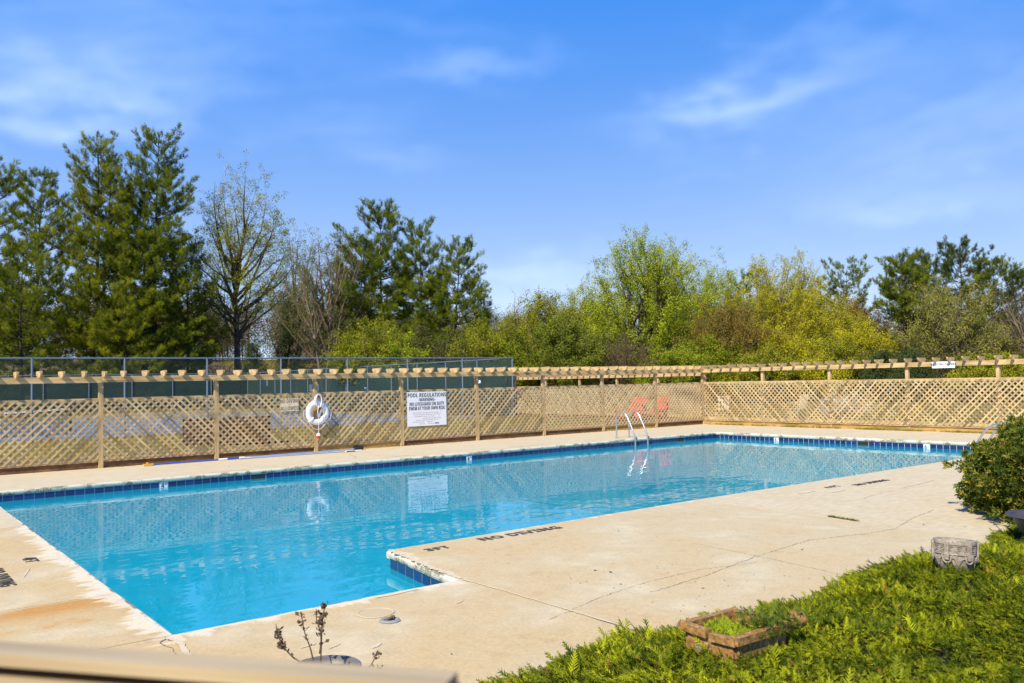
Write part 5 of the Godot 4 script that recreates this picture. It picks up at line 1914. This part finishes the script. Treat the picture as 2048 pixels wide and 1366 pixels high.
# a broad-leaved tree or shrub: stems, limbs and twigs inside an egg-shaped crown, leaves round the twigs
func leafy_tree(called: String, label: String, at: Vector3, top: float, width: float, seed_: int, opt := {}) -> Node3D:
	rng.seed = seed_
	var gy := land(at.x, at.z)
	var t := thing(called, label, opt.get("category", "tree"), Vector3(at.x, gy, at.z), 0.0, opt.get("group", "spring trees beyond the fences"))
	var h := top - gy
	var stems: int = opt.get("stems", 1)
	var low: float = opt.get("low", 0.25)
	var limbs: int = opt.get("limbs", 26)
	var twigs: int = opt.get("twigs", 8)
	var leaves: int = opt.get("leaves", 12)
	var fluff: float = opt.get("fluff", 0.45)
	var size: float = opt.get("size", 1.0)
	var ca: Color = opt.get("dark", Color(0.06, 0.085, 0.014))
	var cb: Color = opt.get("lite", Color(0.17, 0.19, 0.02))
	var upright: float = opt.get("upright", 0.9)
	var wild: float = opt.get("wild", 0.13)
	var wmb := MB.new()
	var data := [PackedFloat32Array(), PackedFloat32Array()]
	var cen := Vector3(0, h * (low + 1.0) / 2.0, 0)
	var rad3 := Vector3(width / 2.0, h * (1.0 - low) / 2.0, width / 2.0)
	var trunk_r: float = opt.get("trunk", h * 0.016)
	var stem_pts := []
	for s in stems:
		var pts := PackedVector3Array()
		var rr := PackedFloat32Array()
		var a := TAU * s / stems + rf(-0.5, 0.5)
		var out := Vector3(cos(a), 0, sin(a)) * (0.0 if stems == 1 else width * rf(0.12, 0.30))
		out += opt.get("lean", Vector3.ZERO) as Vector3 * h
		var sh := h * rf(0.72, 0.86)
		var ph := rf(0, TAU)
		for k in 9:
			var u := k / 8.0
			pts.append(out * pow(u, 1.2) + Vector3(sin(u * 4.0 + ph) * wild * 0.5 * u, sh * u, cos(u * 5.0 + ph) * wild * 0.5 * u) + Vector3(cos(a), 0, sin(a)) * (0.0 if stems == 1 else 0.15))
			rr.append(lerpf(trunk_r / sqrt(float(stems)) * (1.25 if k == 0 else 1.0), 0.02, pow(u, 0.85)))
		wmb.tube(pts, rr, 7)
		stem_pts.append(pts)
	for k in limbs:
		var pts: PackedVector3Array = stem_pts[k % stems]
		var d := rdir()
		d.y = absf(d.y) * 1.2 - 0.35
		d = d.normalized()
		var tip := cen + d * rad3 * rf(0.78, 1.0) * (1.0 + wild * 0.4 * rf(-1, 1))
		var u := clampf((tip.y / h) * rf(opt.get("from", 0.45), opt.get("from", 0.45) + 0.35), 0.10, 0.95)
		var i := int(u * 8.0)
		var from := pts[mini(i, 8)].lerp(pts[mini(i + 1, 8)], fmod(u * 8.0, 1.0))
		var reach := from.distance_to(tip)
		var mid := from.lerp(tip, 0.5) + Vector3(0, -reach * 0.12 * (1.6 - upright), 0) + rdir() * reach * wild * 0.4
		var lp := PackedVector3Array()
		var lr := PackedFloat32Array()
		var r0: float = clampf(reach * 0.018, 0.014, trunk_r * 0.6)
		for j in 7:
			var w := j / 6.0
			lp.append(from.lerp(mid, w).lerp(mid.lerp(tip, w), w) + rdir() * wild * 0.12 * w * (1.0 - w) * reach)
			lr.append(lerpf(r0, 0.008, w))
		wmb.tube(lp, lr, 5)
		for e in twigs:
			var w := lerpf(0.3, 1.0, (e + rng.randf()) / twigs)
			var p := lp[int(w * 5.99)].lerp(lp[mini(int(w * 5.99) + 1, 6)], fmod(w * 5.99, 1.0))
			var td := ((tip - from).normalized() * 0.7 + rdir() * 0.9 + Vector3(0, 0.35 * upright, 0)).normalized()
			var tl := reach * rf(0.16, 0.34)
			var q := p + td * tl
			if opt.get("thin", true):
				wmb.tube(PackedVector3Array([p, p.lerp(q, 0.55) + rdir() * tl * 0.08, q]), PackedFloat32Array([0.011, 0.008, 0.004]), 3)
			var mood := rng.randf()
			for l in leaves:
				var lpnt := p.lerp(q, rf(0.15, 1.1)) + rdir() * fluff * rng.randf()
				var inner := clampf(((lpnt - cen) / rad3).length(), 0.0, 1.2)
				var tone := clampf(mood * 0.75 + rf(0.0, 0.4), 0.0, 1.0)
				var c := ca.lerp(cb, tone)
				add_copy(data[l % 2], Basis(rdir(), rf(0, TAU)) * Basis.from_scale(Vector3.ONE * size * rf(0.7, 1.3)), lpnt, c)
	put("trunk", wmb.done(), opt.get("bark", M.bark_grey), t)
	var lm: Array = opt.get("mesh", leaf_meshes)
	for k in 2:
		if data[k].size():
			var o := scatter("crown", lm[k], M.leaf, data[k], t)
			o.set_meta("kind", "stuff")
			o.name = "crown" if k == 0 else "crown_001"
	return t

func build_trees() -> void:
	leaf_meshes = [leaf_cluster(801, 13, 0.24, 0.088), leaf_cluster(802, 13, 0.26, 0.082)]
	tuft_meshes = [needle_tuft(803), needle_tuft(804)]
	# ---- the white pines on the left
	var yl := Color(0.48, 0.48, 0.018)
	pine("white pine at the left edge of the photo, partly outside it", Vector3(9.0, 0, -87), 21.0, 5.2, 0.12, 21)
	pine("shorter white pine left of the two tallest ones", Vector3(12.6, 0, -84), 20.2, 4.6, 0.10, 22, {"lite": Color(0.34, 0.37, 0.018)})
	pine("tall yellowish white pine, left one of the two tallest", Vector3(16.4, 0, -79), 23.4, 4.8, 0.08, 23, {"lite": yl, "stems": [[Vector3(-0.35, 0, 0), Vector3(-0.2, 0, 0), 1.0], [Vector3(0.4, 0, 0.2), Vector3(0.6, 0, 0.2), 0.86]]})
	pine("tallest dark white pine with twin trunks beside the bare-topped tree", Vector3(20.6, 0, -78), 24.2, 5.0, 0.10, 24, {"stems": [[Vector3(0.4, 0, 0), Vector3(0.3, 0, 0), 1.0], [Vector3(-0.5, 0, 0.2), Vector3(-0.9, 0, 0.2), 0.80]]})
	pine("low bushy white pine at the far left behind the court", Vector3(10.8, 0, -78.5), 13.0, 4.6, 0.04, 25, {"lite": Color(0.36, 0.38, 0.018)})
	pine("small white pine with drooping boughs left of the tall sparse tree", Vector3(24.2, 0, -80), 14.5, 4.4, 0.06, 26)
	pine("bright low white pine boughs in front of the two tallest pines", Vector3(18.0, 0, -75.5), 10.0, 4.6, 0.05, 27, {"lite": yl, "shape": 0.6})
	# ---- the white pines in the middle
	pine("middle white pine with twin leaders, left of its group", Vector3(35.4, 0, -63.6), 15.7, 4.6, 0.22, 31, {"gap": 0.62, "lite": Color(0.30, 0.35, 0.016), "stems": [[Vector3.ZERO, Vector3(0.2, 0, 0), 1.0], [Vector3(0.2, 0, 0), Vector3(-1.6, 0, -0.8), 0.82]]})
	pine("middle white pine in the centre of its group", Vector3(38.0, 0, -61.8), 14.7, 4.0, 0.24, 32, {"gap": 0.62})
	pine("middle white pine with a long bough reaching right", Vector3(39.6, 0, -58.8), 12.8, 4.3, 0.26, 33, {"gap": 0.62, "lift": 0.3, "shape": 0.65})
	# ---- the pines on the right
	pine("dark pine top showing between the lime green trees", Vector3(86.7, 0, -65.7), 13.6, 5.0, 0.35, 41)
	pine("lone white pine standing in a gap of the right tree line", Vector3(92.5, 0, -54.8), 14.0, 4.2, 0.34, 42, {"lift": 0.30})
	pine("pine with a tall bare double trunk right of the gap", Vector3(82.7, 0, -43.4), 12.8, 3.4, 0.52, 43, {"bark": M.bark, "shape": 0.45, "gap": 0.66, "stems": [[Vector3(-0.4, 0, 0), Vector3(0.1, 0, 0), 1.0], [Vector3(0.5, 0, 0.3), Vector3(0.9, 0, 0.3), 0.93]]})
	pine("dark pine just right of the bare double trunk", Vector3(89.4, 0, -44.4), 13.6, 5.0, 0.18, 44, {"gap": 0.66, "shape": 0.55, "lite": Color(0.11, 0.14, 0.014)})
	pine("highest dark pine of the right tree line", Vector3(94.8, 0, -42.6), 14.5, 5.6, 0.18, 45, {"gap": 0.66, "shape": 0.5, "lite": Color(0.11, 0.14, 0.014)})
	pine("dark pine right of the highest one", Vector3(94.7, 0, -39.6), 12.6, 5.0, 0.18, 46, {"gap": 0.66, "shape": 0.55})
	pine("lowest dark pine near the right border", Vector3(90.4, 0, -36.0), 11.0, 4.4, 0.2, 47, {"gap": 0.66, "shape": 0.55, "lite": Color(0.10, 0.12, 0.02)})
	# ---- the tall sparse trees
	leafy_tree("tulip_tree", "tall sparsely leafed tree with thick limbs right of the tallest pines", Vector3(28.6, 0, -79.0), 22.6, 12.5, 51, {"from": 0.62, "low": 0.20, "limbs": 44, "twigs": 11, "leaves": 8, "fluff": 0.5, "size": 1.2, "trunk": 0.42, "wild": 0.5, "dark": Color(0.13, 0.15, 0.014), "lite": Color(0.36, 0.35, 0.02), "bark": M.bark})
	leafy_tree("tulip_tree", "slim sparse young tree between the tall sparse tree and the grey vase-shaped one", Vector3(31.4, 0, -71.5), 15.2, 6.0, 52, {"low": 0.3, "limbs": 20, "twigs": 7, "leaves": 6, "size": 0.9, "lean": Vector3(-0.03, 0, 0.02), "bark": M.bark})
	leafy_tree("river_birch", "grey vase-shaped tree with many bare upright stems", Vector3(30.6, 0, -64.4), 14.0, 8.6, 53, {"stems": 6, "low": 0.25, "limbs": 44, "twigs": 9, "leaves": 5, "size": 1.0, "upright": 1.4, "wild": 0.2, "trunk": 0.30, "dark": Color(0.09, 0.085, 0.025), "lite": Color(0.17, 0.16, 0.03), "bark": M.bark_grey})
	var ivy := leafy_tree("ivy_clad_tree", "leaning dead trunk wrapped in dark ivy behind the court", Vector3(28.9, 0, -67.5), 8.8, 2.0, 54, {"low": 0.05, "limbs": 26, "twigs": 5, "leaves": 8, "fluff": 0.35, "lean": Vector3(-0.25, 0, 0.1), "dark": Color(0.018, 0.035, 0.010), "lite": Color(0.05, 0.08, 0.014), "bark": M.bark_dark})
	leafy_tree("ivy_clad_tree", "upright ivy covered stump left of the leaning one", Vector3(28.4, 0, -74.0), 6.5, 2.2, 55, {"low": 0.0, "limbs": 24, "twigs": 5, "leaves": 8, "fluff": 0.4, "dark": Color(0.018, 0.035, 0.010), "lite": Color(0.05, 0.08, 0.014), "bark": M.bark_dark})
	# ---- the lime green trees in the middle and right
	var lime := {"dark": Color(0.12, 0.17, 0.006), "lite": Color(0.40, 0.45, 0.012)}
	var olive := {"dark": Color(0.12, 0.125, 0.008), "lite": Color(0.31, 0.31, 0.014)}
	var gold := {"dark": Color(0.19, 0.17, 0.008), "lite": Color(0.46, 0.42, 0.012)}
	var green := {"dark": Color(0.09, 0.12, 0.008), "lite": Color(0.27, 0.31, 0.012)}
	leafy_tree("spring_tree", "rounded olive green tree, first of the middle tree line", Vector3(38.4, 0, -46.2), 7.9, 6.6, 61, olive.merged({"low": 0.02, "limbs": 54, "twigs": 9, "leaves": 13, "stems": 4}))
	leafy_tree("spring_tree", "small light green tree between the middle pines and the rounded olive tree", Vector3(39.0, 0, -50.3), 6.4, 5.2, 62, lime.merged({"low": 0.05, "limbs": 36, "twigs": 8, "leaves": 10, "stems": 3}))
	leafy_tree("spring_tree", "green tree behind and left of the biggest lime green tree", Vector3(51.0, 0, -55.4), 10.4, 6.6, 63, lime.merged({"low": 0.1, "limbs": 52, "twigs": 8, "leaves": 13, "stems": 3}))
	leafy_tree("spring_tree", "biggest lime green tree of the middle with many stems", Vector3(48.0, 0, -45.0), 12.4, 10.6, 64, lime.merged({"low": 0.05, "limbs": 84, "twigs": 9, "leaves": 13, "stems": 6, "upright": 1.2, "bark": M.bark}))
	leafy_tree("spring_tree", "airy lime green tree with visible grey limbs right of the biggest one", Vector3(58.9, 0, -49.3), 12.0, 10.2, 65, lime.merged({"low": 0.2, "limbs": 66, "twigs": 8, "leaves": 11, "stems": 4, "upright": 1.3}))
	leafy_tree("spring_tree", "golden green airy treetop highest among the yellow trees", Vector3(65.0, 0, -44.5), 12.5, 6.6, 66, gold.merged({"low": 0.3, "limbs": 58, "twigs": 8, "leaves": 11, "stems": 3, "upright": 1.2}))
	leafy_tree("spring_tree", "dense yellow tree at the right end of the yellow group", Vector3(62.7, 0, -39.6), 8.6, 8.0, 67, gold.merged({"low": 0.02, "limbs": 60, "twigs": 9, "leaves": 13, "stems": 4}))
	leafy_tree("spring_tree", "yellow tree left of the golden treetop", Vector3(60.0, 0, -44.6), 9.6, 6.0, 68, gold.merged({"low": 0.05, "limbs": 46, "twigs": 8, "leaves": 11, "stems": 3}))
	leafy_tree("spring_tree", "olive brown rounded tree under the airy lime tree", Vector3(48.7, 0, -38.0), 6.6, 7.4, 69, {"dark": Color(0.11, 0.085, 0.016), "lite": Color(0.24, 0.17, 0.022), "low": 0.02, "limbs": 56, "twigs": 9, "leaves": 10, "stems": 5})
	leafy_tree("spring_tree", "pointed olive tree with grey twigs before the dark pines", Vector3(61.3, 0, -28.4), 8.4, 7.4, 70, {"dark": Color(0.13, 0.13, 0.025), "lite": Color(0.32, 0.30, 0.05), "low": 0.05, "limbs": 64, "twigs": 9, "leaves": 5, "stems": 6, "upright": 1.5})
	leafy_tree("bare_tree", "brown leafless tree at the right border of the tree line", Vector3(70.5, 0, -26.5), 8.6, 8.0, 71, {"dark": Color(0.09, 0.06, 0.035), "lite": Color(0.16, 0.10, 0.05), "low": 0.05, "limbs": 70, "twigs": 12, "leaves": 2, "stems": 5, "size": 0.6, "bark": M.bark_grey})
	leafy_tree("spring_tree", "reddish brown budding tree under the lone right pine", Vector3(82.6, 0, -49.2), 9.6, 8.4, 72, {"dark": Color(0.12, 0.065, 0.02), "lite": Color(0.22, 0.12, 0.03), "low": 0.05, "limbs": 52, "twigs": 8, "leaves": 9, "stems": 4, "size": 1.2})
	leafy_tree("spring_tree", "dense mid green rounded tree in front of the bare brown thicket", Vector3(37.1, 0, -42.1), 5.9, 5.0, 73, green.merged({"lite": Color(0.19, 0.22, 0.018), "low": 0.0, "limbs": 52, "twigs": 9, "leaves": 12, "stems": 4}, true))
	leafy_tree("spring_tree", "bright green small treetop right behind the middle pines", Vector3(43.0, 0, -58.4), 8.2, 5.4, 74, lime.merged({"low": 0.1, "limbs": 36, "twigs": 8, "leaves": 10, "stems": 3}))
	leafy_tree("bare_tree", "bare brown upright thicket below the biggest lime green tree", Vector3(40.4, 0, -40.6), 4.9, 6.2, 75, {"dark": Color(0.10, 0.07, 0.03), "lite": Color(0.17, 0.13, 0.04), "low": 0.0, "limbs": 70, "twigs": 9, "leaves": 2, "stems": 9, "size": 0.6, "upright": 1.6, "bark": M.bark})
	leafy_tree("bare_tree", "thin bare grey saplings left of the rounded olive tree", Vector3(40.0, 0, -51.5), 8.8, 3.4, 76, {"dark": Color(0.09, 0.08, 0.03), "lite": Color(0.15, 0.13, 0.04), "low": 0.2, "limbs": 26, "twigs": 6, "leaves": 1, "stems": 4, "size": 0.6, "upright": 1.6})
	# ---- bushes at the edge of the wood
	var bush := {"category": "bush", "group": "bushes at the edge of the wood"}
	var spots := [
		[27.6, -51.5, 6.2, 5.0, {"dark": Color(0.11, 0.12, 0.008), "lite": Color(0.31, 0.31, 0.012)}, "bright yellow green bush below the left middle pine"], [29.6, -50.2, 5.0, 4.4, lime, "small yellow green bush right of the bright one behind the court"],
		[31.6, -49.4, 5.5, 5.8, {"dark": Color(0.06, 0.06, 0.018), "lite": Color(0.13, 0.14, 0.02)}, "rounded brown green vine mound under the middle pines"],
		[34.2, -48.2, 5.7, 4.6, olive, "olive bush right of the vine mound"], [36.0, -46.8, 4.6, 4.2, green, "dark green bush by the corner of the tennis fence"],
		[33.6, -57.5, 6.0, 5.5, {"dark": Color(0.03, 0.045, 0.012), "lite": Color(0.09, 0.10, 0.018)}, "dark bush behind the vine mound"], [31.6, -56.5, 6.4, 5.0, olive, "olive bush under the left middle pine"],
		[42.6, -38.4, 3.9, 5.0, green, "green bush below the bare thicket"], [45.6, -37.4, 4.4, 4.6, green, "green bush below the biggest lime tree"],
		[46.8, -33.8, 3.3, 5.0, olive, "low olive bush behind the corner of the fences"], [51.6, -35.6, 4.8, 5.4, gold, "yellow green bush under the yellow trees"],
		[54.8, -33.8, 4.4, 5.0, olive, "olive bush right of the yellow green one"], [58.6, -34.0, 5.4, 5.6, gold, "yellow bush before the dense yellow tree"],
		[62.0, -34.0, 4.2, 5.0, {"dark": Color(0.05, 0.06, 0.018), "lite": Color(0.12, 0.13, 0.02)}, "dusky green bush right of the yellow group"],
		[64.0, -31.0, 3.8, 5.0, {"dark": Color(0.018, 0.04, 0.014), "lite": Color(0.05, 0.09, 0.02)}, "dark evergreen bush under the double-trunked pine"],
		[60.6, -31.4, 3.4, 4.2, {"dark": Color(0.02, 0.045, 0.014), "lite": Color(0.06, 0.10, 0.02)}, "dark green bush left of the pointed olive tree"],
		[66.0, -27.6, 4.4, 5.0, {"dark": Color(0.07, 0.06, 0.02), "lite": Color(0.14, 0.12, 0.025)}, "brownish bush right of the pointed olive tree"],
		[52.0, -22.0, 2.6, 4.6, olive, "low olive bush behind the right fence near its sign"], [56.0, -19.6, 2.8, 5.0, {"dark": Color(0.05, 0.055, 0.016), "lite": Color(0.12, 0.115, 0.02)}, "low dusky bush behind the right end of the right fence"],
		[50.5, -27.0, 2.9, 4.6, {"dark": Color(0.025, 0.045, 0.014), "lite": Color(0.075, 0.095, 0.02)}, "low dark bush behind the middle of the right fence"],
		[49.6, -31.0, 2.8, 4.4, gold, "low yellow bush behind the left part of the right fence"],
	]
	var k := 0
	for s in spots:
		leafy_tree("bush", s[5], Vector3(s[0], 0, s[1]), s[2], s[3], 900 + k, (s[4] as Dictionary).merged(bush).merged({"low": -0.05, "limbs": 40, "twigs": 8, "leaves": 12, "stems": 5, "thin": false}))
		k += 1
	# white blossom behind the right fence
	leafy_tree("flowering_bush", "low white flowering bush seen through the right lattice", Vector3(27.6, 0, -16.6), 0.95, 2.4, 981, {"category": "bush", "group": "bushes at the edge of the wood", "dark": Color(0.35, 0.34, 0.30), "lite": Color(0.7, 0.68, 0.64), "low": 0.05, "limbs": 22, "twigs": 6, "leaves": 7, "size": 0.28, "fluff": 0.12, "stems": 3, "trunk": 0.02})
	# the wood goes on behind as one mass
	build_wood()

func build_wood() -> void:
	rng.seed = 990
	var wood_mb := MB.new()
	var data := PackedFloat32Array()
	for k in 150:
		var a := deg_to_rad(rf(6, 76))
		var far := rf(98, 150)
		var x := sin(a) * far
		var z := -cos(a) * far
		var gy := land(x, z)
		var h := rf(5.0, 8.5)
		if rad_to_deg(a) < 24.0:
			h = rf(7, 11)
		var w := rf(4.0, 7.0)
		var hue := rng.randf()
		var ca := Color(0.07, 0.065, 0.025).lerp(Color(0.10, 0.06, 0.03), hue)
		var cb := Color(0.15, 0.15, 0.03).lerp(Color(0.19, 0.11, 0.05), hue)
		wood_mb.tube(PackedVector3Array([Vector3(x, gy - 0.3, z), Vector3(x + rf(-0.5, 0.5), gy + h * 0.85, z)]), PackedFloat32Array([0.14, 0.03]), 5)
		for j in 6:
			var d := rdir()
			wood_mb.tube(PackedVector3Array([Vector3(x, gy + h * rf(0.1, 0.5), z), Vector3(x + d.x * w * 0.4, gy + h * rf(0.6, 0.95), z + d.z * w * 0.4)]), PackedFloat32Array([0.05, 0.015]), 3)
		for j in 520:
			var d := rdir() * pow(rng.randf(), 0.4)
			var p := Vector3(x + d.x * w * 0.5, gy + h * (0.5 + d.y * 0.5), z + d.z * w * 0.5)
			add_copy(data, Basis(rdir(), rf(0, TAU)) * Basis.from_scale(Vector3.ONE * rf(1.2, 2.2)), p, ca.lerp(cb, rng.randf()))
	var t := thing("woodland", "far brown and olive woodland behind the tree line", "woodland")
	tag(t, "", "", "", "stuff")
	put("trunks", wood_mb.done(), M.bark, t)
	scatter("crowns", leaf_meshes[0], M.leaf, data, t)
	# brushwood close behind the fences, too tangled to count
	var br := MB.new()
	var bl := PackedFloat32Array()
	for k in 1500:
		var a := deg_to_rad(rf(14, 74))
		var far := rf(72, 96)
		if rad_to_deg(a) > 36.0:
			far = rf(58, 92)
		var x := sin(a) * far
		var z := -cos(a) * far
		if x < 27.0 and z > -72.5:
			continue
		var gy := land(x, z)
		var h := rf(1.0, 3.6)
		var d := rdir()
		br.tube(PackedVector3Array([Vector3(x, gy - 0.1, z), Vector3(x + d.x * 0.5, gy + h * 0.6, z + d.z * 0.5), Vector3(x + d.x * 1.2, gy + h, z + d.z * 1.2)]), PackedFloat32Array([0.03, 0.02, 0.008]), 3)
		for j in 18:
			var u := rf(0.15, 1.0)
			var p := Vector3(x + d.x * 1.2 * u, gy + h * u, z + d.z * 1.2 * u) + rdir() * 0.6
			add_copy(bl, Basis(rdir(), rf(0, TAU)) * Basis.from_scale(Vector3.ONE * rf(0.8, 1.5)), p, Color(0.045, 0.05, 0.015).lerp(Color(0.12, 0.10, 0.025), rng.randf()))
	var b := thing("undergrowth", "tangled brown and green undergrowth at the foot of the trees", "undergrowth")
	tag(b, "", "", "", "stuff")
	put("stems", br.done(), M.bark, b)
	scatter("leaves", leaf_meshes[1], M.leaf, bl, b)

func _ready() -> void:
	rng.seed = 1
	look()
	make_materials()
	build_land()
	build_deck()
	build_pool()
	build_fences()
	build_tennis()
	build_trees()
	build_hedge()
	build_juniper()
	build_weeds()
	build_deck_writing()
	build_signs()
	build_poolside()
	build_planters()
	for c in get_children():
		clean(c)

func clean(n: Node) -> void:
	if n.has_meta("own"):
		n.remove_meta("own")
	for c in n.get_children():
		clean(c)
